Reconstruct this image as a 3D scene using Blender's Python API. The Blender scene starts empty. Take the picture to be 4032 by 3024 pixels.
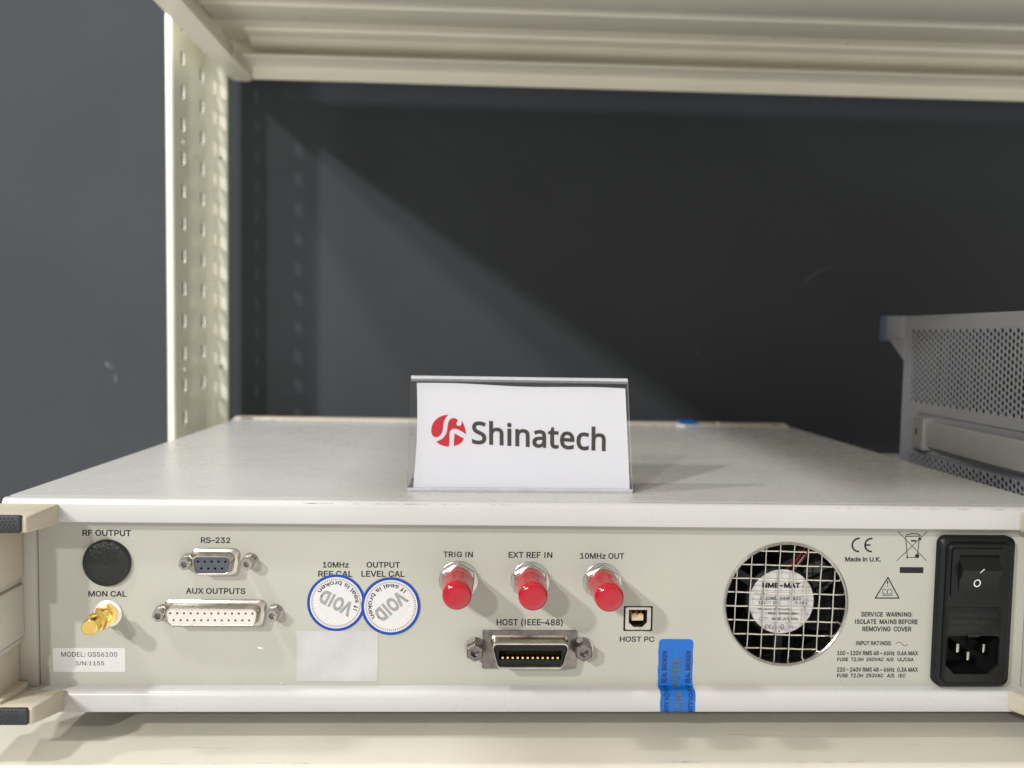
import bpy, bmesh, math, random, os
import numpy as np
from mathutils import Vector, Matrix
from mathutils.geometry import delaunay_2d_cdt
random.seed(7)
S = 0.001                                     # everything below is written in millimetres
scn = bpy.context.scene
COL = scn.collection
R = math.radians

# ------------------------------------------------------------------ camera
CAM = Vector((191.26, -329.70, 156.40)); YAW, PITCH, ROLL = .0381, -.0583, .0172
FPX = 3200.0
_f = Vector((math.sin(YAW)*math.cos(PITCH), math.cos(YAW)*math.cos(PITCH), math.sin(PITCH)))
_r = Vector((math.cos(YAW), -math.sin(YAW), 0)); _u = _r.cross(_f)
_r2 = _r*math.cos(ROLL) + _u*math.sin(ROLL); _u2 = -_r*math.sin(ROLL) + _u*math.cos(ROLL)
cd = bpy.data.cameras.new('camera'); cam = bpy.data.objects.new('camera', cd); COL.objects.link(cam)
m3 = Matrix((_r2, _u2, -_f)).transposed()
cam.matrix_world = Matrix.Translation(CAM*S) @ m3.to_4x4()
cd.sensor_width = 36; cd.lens = FPX/4032*36; cd.clip_start = .01; cd.clip_end = 50
cd.dof.use_dof = True; cd.dof.focus_distance = .336; cd.dof.aperture_fstop = 8.0
scn.camera = cam

def at(u, v, axis, val):
    """the point of the plane axis=val (0 x, 1 y, 2 z, in mm) that was measured at this spot of the photograph"""
    d = _r2*((u-2016)/FPX) - _u2*((v-1512)/FPX) + _f
    return CAM + d*((val-CAM[axis])/d[axis])

# ------------------------------------------------------------------ light
w = bpy.data.worlds.new('World'); scn.world = w; w.use_nodes = True
bg = w.node_tree.nodes['Background']; bg.inputs[1].default_value = .60
def _ambient():
    # light of the room; glow from below is boosted to brighten the shelf's underside
    nt = w.node_tree; tc = nt.nodes.new('ShaderNodeTexCoord'); sp = nt.nodes.new('ShaderNodeSeparateXYZ'); r = nt.nodes.new('ShaderNodeValToRGB')
    mr = nt.nodes.new('ShaderNodeMapRange'); mr.inputs[1].default_value = -1; mr.inputs[2].default_value = 1
    nt.links.new(tc.outputs['Generated'], sp.inputs[0]); nt.links.new(sp.outputs[2], mr.inputs[0]); nt.links.new(mr.outputs[0], r.inputs[0]); nt.links.new(r.outputs[0], bg.inputs[0])
    # and brighter on the right, added to lift the post's inner face
    ax = nt.nodes.new('ShaderNodeMath'); ax.operation = 'MULTIPLY_ADD'; ax.inputs[1].default_value = .5; ax.inputs[2].default_value = 1
    mul = nt.nodes.new('ShaderNodeMath'); mul.operation = 'MULTIPLY'; mul.inputs[1].default_value = bg.inputs[1].default_value
    nt.links.new(sp.outputs[0], ax.inputs[0]); nt.links.new(ax.outputs[0], mul.inputs[0]); nt.links.new(mul.outputs[0], bg.inputs[1])
    e = r.color_ramp.elements
    for pos, c in ((0, (3.5, 3.38, 3.15)), (.20, (2.5, 2.42, 2.27)), (.32, (.5, .49, .47)), (.44, (.15, .15, .155)), (.60, (.12, .123, .13)), (1, (.16, .163, .17))):
        k = e[0] if pos == 0 else (e[1] if pos == 1 else e.new(pos)); k.position = pos; k.color = c+(1,)
_ambient()
scn.view_settings.view_transform = 'Standard'; scn.view_settings.look = 'None'
scn.view_settings.exposure = -.38; scn.view_settings.gamma = 1
def lamp(name, to, dist, watts, size, col, aim=(200, 60, 80)):
    l = bpy.data.lights.new(name, 'AREA'); l.shape = 'DISK'; l.size = size; l.energy = watts; l.color = col
    o = bpy.data.objects.new(name, l); COL.objects.link(o)
    d = Vector(to).normalized(); o.location = Vector(aim)*S + d*dist
    o.rotation_euler = d.to_track_quat('Z', 'Y').to_euler()
LC = (1, .98, .95)
lamp('ceiling_or_fill_lamp', (-69, -66, 51), 5.0, 215, .21, LC)
lamp('ceiling_or_fill_lamp', (-56, -107, 51), 5.2, 128, .21, LC)
lamp('ceiling_or_fill_lamp', (-67, -7, 51), 4.5, 108, .20, LC)
lamp('ceiling_or_fill_lamp', (-45, -100, 130), 1.3, 19, .14, (.97, .98, 1), aim=(-270, 376, 420))  # added fill close to the wall, brightens its upper left part

# ------------------------------------------------------------------ materials
def mat(name, col, rough=.5, metal=0, var=.04, scale=60, bump=0, bscale=900, rvar=.06, spec=.4, coat=0, stretch=None, dirt=0, dcol=(.2,.18,.15)):
    m = bpy.data.materials.new(name); m.use_nodes = True
    nt = m.node_tree; p = nt.nodes['Principled BSDF']
    p.inputs['Roughness'].default_value = rough; p.inputs['Metallic'].default_value = metal
    p.inputs['Specular IOR Level'].default_value = spec; p.inputs['Coat Weight'].default_value = coat
    p.inputs['Coat Roughness'].default_value = .08
    tc = nt.nodes.new('ShaderNodeTexCoord'); mp = nt.nodes.new('ShaderNodeMapping')
    nt.links.new(tc.outputs['Object'], mp.inputs[0])
    if stretch: mp.inputs['Scale'].default_value = stretch
    n = nt.nodes.new('ShaderNodeTexNoise'); n.inputs['Scale'].default_value = scale; n.inputs['Detail'].default_value = 6
    nt.links.new(mp.outputs[0], n.inputs[0])
    r = nt.nodes.new('ShaderNodeValToRGB')
    r.color_ramp.elements[0].position = .3; r.color_ramp.elements[1].position = .7
    r.color_ramp.elements[0].color = tuple(c*(1-var) for c in col)+(1,)
    r.color_ramp.elements[1].color = tuple(min(1, c*(1+var)) for c in col)+(1,)
    nt.links.new(n.outputs[0], r.inputs[0]); out = r.outputs[0]
    if dirt:
        n3 = nt.nodes.new('ShaderNodeTexNoise'); n3.inputs['Scale'].default_value = 130; n3.inputs['Detail'].default_value = 8
        mp3 = nt.nodes.new('ShaderNodeMapping'); mp3.inputs['Scale'].default_value = (.45, 1.4, 1.4); mp3.inputs['Location'].default_value = (3.1, 1.7, 5.3)
        nt.links.new(tc.outputs['Object'], mp3.inputs[0]); nt.links.new(mp3.outputs[0], n3.inputs[0])
        r3 = nt.nodes.new('ShaderNodeValToRGB'); r3.color_ramp.elements[0].position = .58; r3.color_ramp.elements[1].position = .82
        r3.color_ramp.elements[0].color = (0,0,0,1); r3.color_ramp.elements[1].color = (dirt,)*3+(1,)
        nt.links.new(n3.outputs[0], r3.inputs[0])
        mx = nt.nodes.new('ShaderNodeMixRGB'); nt.links.new(r3.outputs[0], mx.inputs[0]); nt.links.new(out, mx.inputs[1])
        mx.inputs[2].default_value = dcol+(1,); out = mx.outputs[0]
    nt.links.new(out, p.inputs['Base Color'])
    if rvar:
        n2 = nt.nodes.new('ShaderNodeTexNoise'); n2.inputs['Scale'].default_value = scale*2.3; n2.inputs['Detail'].default_value = 5
        nt.links.new(mp.outputs[0], n2.inputs[0])
        mr = nt.nodes.new('ShaderNodeMapRange'); mr.inputs[3].default_value = max(0, rough-rvar); mr.inputs[4].default_value = min(1, rough+rvar)
        nt.links.new(n2.outputs[0], mr.inputs[0]); nt.links.new(mr.outputs[0], p.inputs['Roughness'])
    if bump:
        nb = nt.nodes.new('ShaderNodeTexNoise'); nb.inputs['Scale'].default_value = bscale; nb.inputs['Detail'].default_value = 3
        nt.links.new(tc.outputs['Object'], nb.inputs[0])
        b = nt.nodes.new('ShaderNodeBump'); b.inputs['Strength'].default_value = bump; b.inputs['Distance'].default_value = .0004
        nt.links.new(nb.outputs[0], b.inputs['Height']); nt.links.new(b.outputs[0], p.inputs['Normal'])
    return m

M = {}
M['wall'] = mat('wall_paint', (.0485, .0525, .0585), .62, var=.05, scale=9, bump=.16, bscale=260, rvar=.05, spec=.02)
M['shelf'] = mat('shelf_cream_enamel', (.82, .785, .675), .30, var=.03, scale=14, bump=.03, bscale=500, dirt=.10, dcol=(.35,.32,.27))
M['shelf_worn_dimmed'] = mat('worn_dimmed_shelf_enamel', (.52, .495, .42), .34, var=.05, scale=22, bump=.05, bscale=700, dirt=.22, dcol=(.36,.33,.27))  # worn tone, darkened further to offset the strong light on the lower shelf
M['post'] = mat('post_cream_enamel', (.85, .84, .70), .22, var=.03, scale=20, coat=.3)
M['panel'] = mat('panel_paint', (.375, .375, .329), .55, var=.025, scale=40, bump=.10, bscale=1500, dirt=.07, dcol=(.42,.40,.34))
M['cover'] = mat('cover_paint', (.455, .452, .44), .28, var=.03, scale=18, bump=.05, bscale=1400, dirt=.035, dcol=(.38,.36,.32))
M['bumper'] = mat('bumper_plastic', (.41, .37, .295), .5, var=.03, scale=50, bump=.15, bscale=2500)
M['rail'] = mat('rail_plastic', (.42, .405, .355), .5, var=.03, scale=50, bump=.12, bscale=2500)
M['rubber'] = mat('black_rubber', (.018, .019, .021), .6, var=.15, scale=200, bump=.2, bscale=2500)
M['black'] = mat('black_plastic', (.006, .0065, .007), .40, var=.12, scale=120, bump=.2, bscale=2600, spec=.25)
M['plug'] = mat('plug_black_plastic', (.010, .011, .012), .36, var=.12, scale=120, bump=1.0, bscale=850)
M['black_deep'] = mat('deep_black', (.005, .005, .005), .6, var=.2, scale=90)
M['nickel'] = mat('nickel', (.46, .44, .41), .22, 1, var=.12, scale=300, rvar=.1)
M['tin'] = mat('tin_shell', (.50, .47, .42), .30, 1, var=.15, scale=200, rvar=.12)
M['darknut'] = mat('dark_nickel', (.20, .18, .17), .28, 1, var=.2, scale=300, rvar=.12)
M['gold'] = mat('gold_plating', (1.0, .66, .20), .17, 1, var=.10, scale=250, rvar=.08)
M['white_metal'] = mat('white_washer', (.85, .83, .80), .3, .4, var=.08, scale=200)
M['red'] = mat('red_vinyl', (.33, .003, .013), .17, var=.08, scale=150, coat=.4, rvar=.05)
M['red'].node_tree.nodes['Principled BSDF'].inputs['Subsurface Weight'].default_value = .0
M['red'].node_tree.nodes['Principled BSDF'].inputs['Subsurface Radius'].default_value = (.004, .001, .001)
M['ink'] = mat('black_ink', (.010, .009, .011), .7, var=.2, scale=900)
M['ink_soft'] = mat('grey_ink', (.06, .055, .055), .5, var=.2, scale=900)
M['white'] = mat('white_print', (.80, .79, .77), .4, var=.03, scale=300)
M['label'] = mat('label_paper', (.56, .55, .55), .32, var=.03, scale=150)
M['pale_label'] = mat('pale_silver_label', (.43, .43, .425), .38, var=.10, scale=70, rvar=.1)
M['db_insert'] = mat('grey_insert', (.06, .065, .08), .5, var=.1, scale=500)
M['db_white'] = mat('white_insert', (.56, .52, .48), .5, var=.05, scale=500)
M['cream_insert'] = mat('cream_insert', (.68, .52, .36), .5, var=.06, scale=500)
M['blue'] = mat('blue_seal', (.003, .105, .42), .30, var=.10, scale=120, rvar=.1)
M['blue_ink'] = mat('navy_print', (.006, .02, .10), .4, var=.1, scale=500)
M['gold_ink'] = mat('olive_print', (.07, .10, .07), .4, var=.25, scale=500)
M['blue_ring'] = mat('royal_blue_print', (.002, .042, .28), .35, var=.06, scale=300)
M['grey_print'] = mat('grey_void_print', (.25, .26, .26), .5, var=.06, scale=400)
M['dot_print'] = mat('grey_dot_print', (.16, .155, .16), .5)
M['pink_print'] = mat('faint_pink_print', (.68, .58, .54), .5, var=.08, scale=700)
M['sticker'] = mat('white_sticker', (.54, .53, .53), .4, var=.02, scale=300)
M['wire'] = mat('galvanised_wire', (.62, .59, .52), .32, 1, var=.15, scale=500, rvar=.1)
M['fan_label'] = mat('fan_label', (.53, .51, .51), .45, var=.05, scale=200)
M['wire_red'] = mat('red_lead', (.085, .005, .006), .35)
M['paper'] = mat('white_paper', (.68, .685, .73), .6, var=.012, scale=60, bump=.05, bscale=900, spec=.3)
M['logo_red'] = mat('logo_red', (.50, .005, .022), .5, var=.03, scale=200)
M['logo_grey'] = mat('logo_charcoal', (.040, .033, .028), .5, var=.1, scale=300)
M['chassis'] = mat('chassis_grey_paint', (.30, .306, .33), .5, var=.05, scale=30, bump=.08, bscale=900, dirt=.25, dcol=(.15,.15,.15))
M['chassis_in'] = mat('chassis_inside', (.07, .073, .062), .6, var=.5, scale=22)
M['handle'] = mat('handle_grey', (.29, .287, .285), .5, var=.05, scale=60, dirt=.2, dcol=(.2,.19,.18))
M['blue_soft'] = mat('blue_corner_plastic', (.12, .155, .22), .5)
M['scratch'] = mat('scratch_bare', (.80, .79, .76), .3, var=.05, scale=300)
M['scuff'] = mat('scuff_grey', (.34, .31, .27), .6, var=.3, scale=500)

def acrylic(name, tint, refl):
    m = bpy.data.materials.new(name); m.use_nodes = True; nt = m.node_tree
    nt.nodes.remove(nt.nodes['Principled BSDF']); out = nt.nodes['Material Output']
    t = nt.nodes.new('ShaderNodeBsdfTransparent'); t.inputs[0].default_value = tint+(1,)
    g = nt.nodes.new('ShaderNodeBsdfGlossy'); g.inputs['Roughness'].default_value = .03
    fr = nt.nodes.new('ShaderNodeFresnel'); fr.inputs[0].default_value = 1.49
    nz = nt.nodes.new('ShaderNodeTexNoise'); nz.inputs['Scale'].default_value = 40
    mu = nt.nodes.new('ShaderNodeMath'); mu.operation = 'MULTIPLY'; mu.inputs[1].default_value = refl
    b = nt.nodes.new('ShaderNodeBump'); b.inputs['Strength'].default_value = .05; nt.links.new(nz.outputs[0], b.inputs['Height'])
    nt.links.new(b.outputs[0], g.inputs['Normal'])
    x = nt.nodes.new('ShaderNodeMixShader')
    nt.links.new(fr.outputs[0], mu.inputs[0]); nt.links.new(mu.outputs[0], x.inputs[0])
    nt.links.new(t.outputs[0], x.inputs[1]); nt.links.new(g.outputs[0], x.inputs[2]); nt.links.new(x.outputs[0], out.inputs[0])
    return m
M['acrylic'] = acrylic('clear_acrylic', (.992, .993, .997), .5)
M['acrylic_edge'] = mat('acrylic_cut_edge', (.72, .73, .78), .12, var=.06, scale=200, coat=.5)
M['acrylic_edge'].node_tree.nodes['Principled BSDF'].inputs['Transmission Weight'].default_value = .5

# ------------------------------------------------------------------ mesh helpers (mm)
class MB:
    def __init__(s): s.bm = bmesh.new(); s.mats = []
    def mi(s, m):
        if m not in s.mats: s.mats.append(m)
        return s.mats.index(m)
    def face(s, vs, mi, smooth=False):
        try:
            f = s.bm.faces.new(vs); f.material_index = mi; f.smooth = smooth; return f
        except ValueError: return None
    def loft(s, loops, m, cap0=True, cap1=True, smooth=False, closed=True):
        mi = s.mi(m); rows = [[s.bm.verts.new(p) for p in l] for l in loops]; n = len(rows[0])
        for a, b in zip(rows, rows[1:]):
            for i in range(n if closed else n-1):
                j = (i+1) % n; s.face((a[i], a[j], b[j], b[i]), mi, smooth)
        if cap0: s.face(list(reversed(rows[0])), mi)
        if cap1: s.face(rows[-1], mi)
        return s
    def box(s, x0, x1, y0, y1, z0, z1, m, bev=0, seg=2):
        mi = s.mi(m); t = bmesh.new()
        bmesh.ops.create_cube(t, size=1, matrix=Matrix.Translation(((x0+x1)/2, (y0+y1)/2, (z0+z1)/2)) @ Matrix.Diagonal((abs(x1-x0), abs(y1-y0), abs(z1-z0), 1)))
        if bev: bmesh.ops.bevel(t, geom=t.edges[:], offset=bev, segments=seg, profile=.5, affect='EDGES')
        for f in t.faces: f.material_index = mi; f.smooth = bool(bev)
        s.add(t); return s
    def add(s, t, mtx=None):
        me = bpy.data.meshes.new('tmp'); t.to_mesh(me); t.free()
        if mtx: me.transform(mtx)
        s.bm.from_mesh(me); bpy.data.meshes.remove(me)
    def addmesh(s, me, m, mtx=None):
        mi = s.mi(m)
        if mtx: me.transform(mtx)
        n0 = len(s.bm.faces); s.bm.from_mesh(me); s.bm.faces.ensure_lookup_table()
        for f in s.bm.faces[n0:]: f.material_index = mi; f.smooth = False
        bpy.data.meshes.remove(me); return s
    def cyl(s, c, r0, r1, y0, y1, m, seg=40, smooth=True, caps=True, rot=0):
        """round or polygonal bar along y"""
        L = [[(c[0]+r*math.cos(2*math.pi*i/seg+rot), y, c[1]+r*math.sin(2*math.pi*i/seg+rot)) for i in range(seg)] for r, y in ((r0, y0), (r1, y1))]
        return s.loft(L, m, caps, caps, smooth)
    def lathe(s, c, prof, m, seg=48, cap1=True, cap0=False, rot=0, smooth=True):
        """prof = list of (radius, y)"""
        L = [[(c[0]+r*math.cos(2*math.pi*i/seg+rot), y, c[1]+r*math.sin(2*math.pi*i/seg+rot)) for i in range(seg)] for r, y in prof]
        return s.loft(L, m, cap0, cap1, smooth)
    def tube(s, pts, r, m, seg=8):
        pts = [Vector(p) for p in pts]; L = []
        for i, p in enumerate(pts):
            d = (pts[min(i+1, len(pts)-1)]-pts[max(i-1, 0)]).normalized()
            a = d.orthogonal().normalized() if i == 0 else (pa - d*pa.dot(d)).normalized()
            pa = a; b = d.cross(a)
            L.append([p + a*r*math.cos(2*math.pi*k/seg) + b*r*math.sin(2*math.pi*k/seg) for k in range(seg)])
        return s.loft(L, m, True, True, True)
    def build(s, name, parent=None, org=(0, 0, 0), recalc=True, flat=None):
        org = Vector(org)
        if recalc: bmesh.ops.recalc_face_normals(s.bm, faces=s.bm.faces[:])
        me = bpy.data.meshes.new(name); s.bm.to_mesh(me); s.bm.free()
        for v in me.vertices: v.co = v.co*S
        for m in s.mats: me.materials.append(m)
        if any(p.use_smooth for p in me.polygons): me.set_sharp_from_angle(angle=R(flat or 38))
        o = bpy.data.objects.new(name, me); COL.objects.link(o)
        o.location = org*S
        if parent: o.parent = parent
        return o

def rrect(x0, x1, z0, z1, r, n=5):
    """rounded rectangle in x,z, counter-clockwise"""
    out = []
    for cx, cz, a in ((x1-r, z1-r, 0), (x0+r, z1-r, 90), (x0+r, z0+r, 180), (x1-r, z0+r, 270)):
        for i in range(n+1):
            t = R(a+90*i/n); out.append((cx+r*math.cos(t), cz+r*math.sin(t)))
    return out
def dshape(cx, cz, w, h, r, slant=.17, n=5):
    """D-connector outline: wide side up"""
    pts = [(w/2, h/2), (-w/2, h/2), (-w/2+h*slant, -h/2), (w/2-h*slant, -h/2)]
    out = []
    for i in range(4):
        p = Vector(pts[i]); a = (Vector(pts[i-1])-p).normalized(); b = (Vector(pts[(i+1) % 4])-p).normalized()
        half = math.acos(max(-1, min(1, a.dot(b))))/2; d = r/math.tan(half); c = p+(a+b).normalized()*(r/math.sin(half))
        t0 = p+a*d-c; t1 = p+b*d-c; a0 = math.atan2(t0.y, t0.x); a1 = math.atan2(t1.y, t1.x)
        da = (a1-a0+math.pi) % (2*math.pi)-math.pi
        for k in range(n+1):
            t = a0+da*k/n; out.append((cx+c.x+r*math.cos(t), cz+c.y+r*math.sin(t)))
    return out
def circ(cx, cz, r, n=20, rot=0): return [(cx+r*math.cos(2*math.pi*i/n+rot), cz+r*math.sin(2*math.pi*i/n+rot)) for i in range(n)]
def lift(loop, y): return [(x, y, z) for x, z in loop]

def plate_mesh(outer, holes, y0, y1):
    """flat plate in x,z with real holes, from y0 to y1 (mm)"""
    cu = bpy.data.curves.new('tmp', 'CURVE'); cu.dimensions = '2D'; cu.fill_mode = 'BOTH'; cu.extrude = abs(y1-y0)/2
    for lp in [outer]+holes:
        sp = cu.splines.new('POLY'); sp.points.add(len(lp)-1); sp.use_cyclic_u = True
        for p, (x, z) in zip(sp.points, lp): p.co = (x, z, 0, 1)
    o = bpy.data.objects.new('tmp', cu); COL.objects.link(o)
    dg = bpy.context.evaluated_depsgraph_get(); me = bpy.data.meshes.new_from_object(o.evaluated_get(dg))
    bpy.data.objects.remove(o); bpy.data.curves.remove(cu)
    me.transform(Matrix.Translation((0, (y0+y1)/2, 0)) @ Matrix.Rotation(R(90), 4, 'X'))
    me.materials.clear()
    return me

def _font(fn):
    try:
        return bpy.data.fonts.load(os.path.join(bpy.utils.system_resource('DATAFILES'), 'fonts', fn))
    except Exception:
        return None
FONT_SANS = _font('Inter.woff2') or bpy.data.curves.new('tmp', 'FONT').font; FONT_HUM = _font('NotoSansHebrew-Regular.woff2') or FONT_SANS
_capcache = {}
def _contours(txt, font, space, res):
    cu = bpy.data.curves.new('tmp', 'FONT'); cu.body = txt; cu.size = 1; cu.space_character = space
    if font: cu.font = font
    o = bpy.data.objects.new('tmp', cu); COL.objects.link(o)
    c = o.to_curve(bpy.context.evaluated_depsgraph_get(), apply_modifiers=False); out = []
    for sp in c.splines:
        if sp.type == 'BEZIER':
            P = sp.bezier_points; n = len(P); pts = []
            for k in range(n):
                a, d = P[k], P[(k+1) % n]; p0, p1, p2, p3 = a.co, a.handle_right, d.handle_left, d.co
                straight = abs((p3-p0).cross(p1-p0).z) < 1e-6 and abs((p3-p0).cross(p2-p0).z) < 1e-6
                m = 1 if straight else res
                for t in [q/m for q in range(m)]:
                    v = p0*(1-t)**3+p1*3*t*(1-t)**2+p2*3*t*t*(1-t)+p3*t**3; pts.append((v.x, v.y))
        else: pts = [(p.co.x, p.co.y) for p in sp.points]
        cl = [p for k, p in enumerate(pts) if (p[0]-pts[k-1][0])**2+(p[1]-pts[k-1][1])**2 > 1e-10]
        if len(cl) > 2: out.append(np.array(cl))
    o.to_curve_clear(); bpy.data.objects.remove(o); bpy.data.curves.remove(cu)
    return out
def text_mesh(txt, font=None, bold=0, space=1.0, res=4):
    """the lettering as a flat mesh in x,y, capitals one unit high; overlapping strokes of a glyph are united"""
    font = font or FONT_SANS
    if font not in _capcache:
        H_ = np.concatenate(_contours('H', font, 1, 2)); _capcache[font] = (H_[:, 1].max()-H_[:, 1].min())
    cap = _capcache[font]
    cs = [c/cap for c in _contours(txt, font, space, res)]
    # the biggest contour tells which way round outlines run
    area = lambda c: .5*np.sum(c[:, 0]*np.roll(c[:, 1], -1)-np.roll(c[:, 0], -1)*c[:, 1])
    sgn = np.sign(area(max(cs, key=lambda c: abs(area(c)))))
    for k, c in enumerate(cs):                                                               # a capital I without its bars
        if len(c) == 12:
            x0_, x1_ = c[:, 0].min(), c[:, 0].max()
            if sum(abs(c[:, 0]-x0_) < 1e-3) == 4 and sum(abs(c[:, 0]-x1_) < 1e-3) == 4:
                st_ = c[(c[:, 0] > x0_+1e-3) & (c[:, 0] < x1_-1e-3)]; a_, d_ = st_[:, 0].min(), st_[:, 0].max(); lo, hi = c[:, 1].min(), c[:, 1].max()
                q = np.array([(a_, lo), (d_, lo), (d_, hi), (a_, hi)]); cs[k] = q if np.sign(area(c)) == np.sign(area(q)) else q[::-1]
    if bold:
        nc = []
        for c in cs:
            e0 = c-np.roll(c, 1, 0); e1 = np.roll(c, -1, 0)-c
            e0 /= np.linalg.norm(e0, axis=1)[:, None]; e1 /= np.linalg.norm(e1, axis=1)[:, None]
            n0 = np.stack([e0[:, 1], -e0[:, 0]], 1); n1 = np.stack([e1[:, 1], -e1[:, 0]], 1)
            m = n0+n1; d = np.clip(1+np.sum(n0*n1, 1), .35, None)
            nc.append(c+sgn*bold*m/d[:, None])
        cs = nc
    verts, faces = [], []
    # contours whose boxes touch in x belong together (one glyph); each group is meshed on its own
    order = sorted(cs, key=lambda c: c[:, 0].min()); groups = []
    for c in order:
        if groups and c[:, 0].min() < groups[-1][1]: groups[-1][0].append(c); groups[-1][1] = max(groups[-1][1], c[:, 0].max())
        else: groups.append([[c], c[:, 0].max()])
    for g, _ in groups:
        pts, eds = [], []
        for c in g:
            o_ = len(pts); pts += [Vector((float(x), float(y))) for x, y in c]; eds += [(o_+k, o_+(k+1) % len(c)) for k in range(len(c))]
        V, E_, F_, *_r = delaunay_2d_cdt(pts, eds, [], 0, 1e-6)
        if not F_: continue
        V = np.array([(v.x, v.y) for v in V]); cen = np.array([V[list(f)].mean(0) for f in F_])
        wn = np.zeros(len(cen))
        for c in g:
            a = c; d = np.roll(c, -1, 0)
            ay, by = a[None, :, 1], d[None, :, 1]; px_, py_ = cen[:, None, 0], cen[:, None, 1]
            side = (d[None, :, 0]-a[None, :, 0])*(py_-ay)-(px_-a[None, :, 0])*(by-ay)
            wn += ((ay <= py_) & (by > py_) & (side > 0)).sum(1)-((ay > py_) & (by <= py_) & (side < 0)).sum(1)
        o_ = len(verts); verts += [(x, y, 0) for x, y in V]; faces += [[o_+k for k in f] for f, q in zip(F_, wn) if abs(q) > .5]
    me = bpy.data.meshes.new('tmp'); me.from_pydata(verts, [], faces); return me
def bounds(me):
    xs = [v.co.x for v in me.vertices]; ys = [v.co.y for v in me.vertices]
    return min(xs), max(xs), min(ys), max(ys)
def put_text(mb, txt, p0, p1, y, m, bold=0, font=None, space=1.0):
    """letters whose ink fills the box from p0 (lower left) to p1 (upper right), (x,z) in mm, facing -y"""
    me = text_mesh(txt, font, bold, space); x0, x1, y0, y1 = bounds(me)
    sx = (p1[0]-p0[0])/(x1-x0); sz = (p1[1]-p0[1])/(y1-y0)
    for v in me.vertices: v.co = Vector((p0[0]+(v.co.x-x0)*sx, y, p0[1]+(v.co.y-y0)*sz))
    mb.addmesh(me, m)
def warp_text(mb, txt, fn, m, bold=0, font=None, height=None, width=None, space=1.0):
    """letters bent by fn(s, t): s along the line and t up from its baseline, both in mm"""
    me = text_mesh(txt, font, bold, space); x0, x1, y0, y1 = bounds(me)
    k = height; kx = width/(x1-x0) if width else k
    for v in me.vertices: v.co = Vector(fn((v.co.x-x0)*kx, v.co.y*k))
    mb.addmesh(me, m)
    return (x1-x0)*kx
def empty(name, loc, label, cat):
    o = bpy.data.objects.new(name, None); COL.objects.link(o); o.location = Vector(loc)*S
    o.empty_display_size = .05; o['label'] = label; o['category'] = cat; return o

PY = 6.0                                       # plane of the connector panel
def pan(u, v, y=PY):
    p = at(u, v, 1, y); return (p.x, p.z)
W, D, H = 437.6, 309.3, 88.3                   # the instrument's cover
ZS = -11.5                                     # top of the shelf it stands on
XC = 218.8
WALL_Y = 376.0

# ------------------------------------------------------------------ setting: the wall
b = MB(); b.box(-2500, 2600, WALL_Y, WALL_Y+80, -900, 1900, M['wall'])
o = b.build('wall'); o['kind'] = 'structure'; o['label'] = 'plain dark blue-grey painted wall behind the shelving'

wall = o
def wall_mark(pts, wd, m):
    b = MB(); L = []
    for i, (u, v) in enumerate(pts):
        p = at(u, v, 1, WALL_Y-.15); h = wd*(.3+math.sin(math.pi*(i+.5)/len(pts))*random.uniform(.6, 1)); L.append([(p.x-h, WALL_Y-.15, p.z), (p.x+h, WALL_Y-.15, p.z+h*.4)])
    b.loft(L, m, False, False, closed=False); return b.build('scuff_mark', wall)
M['wall_scuff'] = mat('wall_scuff', (.075, .08, .088), .7, var=.3, scale=200)
M['wall_scuff_dim'] = mat('wall_scuff_dim', (.066, .07, .074), .7, var=.3, scale=200)
wall_mark([(418, 1425), (424, 1440), (436, 1448), (447, 1450)], 1.6, M['wall_scuff']); wall_mark([(452, 1475), (455, 1492), (457, 1508)], 1.0, M['wall_scuff'])
wall_mark([(3165, 1120), (3190, 1095), (3225, 1070), (3260, 1055), (3290, 1045)], 2.4, M['wall_scuff_dim']); wall_mark([(2745, 1380), (2748, 1398)], .9, M['wall_scuff_dim'])
wall_mark([(905, 620), (918, 628)], 1.0, M['wall_scuff_dim']); wall_mark([(2570, 845), (2576, 850)], 1.0, M['wall_scuff_dim'])
# ------------------------------------------------------------------ shelving unit
shelving = empty('shelving_unit', (300, 150, -300), 'cream enamelled steel shelving with a slotted upright post, holding the instruments', 'shelving')
SORG = (300, 150, -300)
def spart(mb, name, parent=shelving):
    for v in mb.bm.verts: v.co -= Vector(SORG)
    return mb.build(name, parent)
# upright: side plate with two slot rows, front lip, rear flange
b = MB()
XB = -35.2; YA = 355.0; YF = 281.0; ZP0, ZP1 = -290, 640
holes = []
def slot_row(yc, w, h, vs):
    for z in vs: holes.append(rrect(yc-w/2, yc+w/2, z-h/2, z+h/2, min(w, h)*.3, 3))
z_row1 = at(722, 491, 1, 299).z; z_row2 = at(865, 491, 1, YA).z+10.5
pitch = 124.6*628/FPX
rows1 = [z_row1+pitch*k for k in range(-9, 9)]; rows2 = [z_row2+pitch*1.0*k for k in range(-9, 8)]
slot_row(299, 6.5, 10.5, rows1); slot_row(341, 7.0, 10.5, rows2)
holes.append(circ(299, (rows1[8]+rows1[9])/2, 1.5, 10)); holes.append(circ(299, rows1[2]-pitch/2, 1.5, 10))
me = plate_mesh([(YF, ZP0), (YA-6, ZP0), (YA-6, ZP1), (YF, ZP1)], holes, 0, .6)
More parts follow.
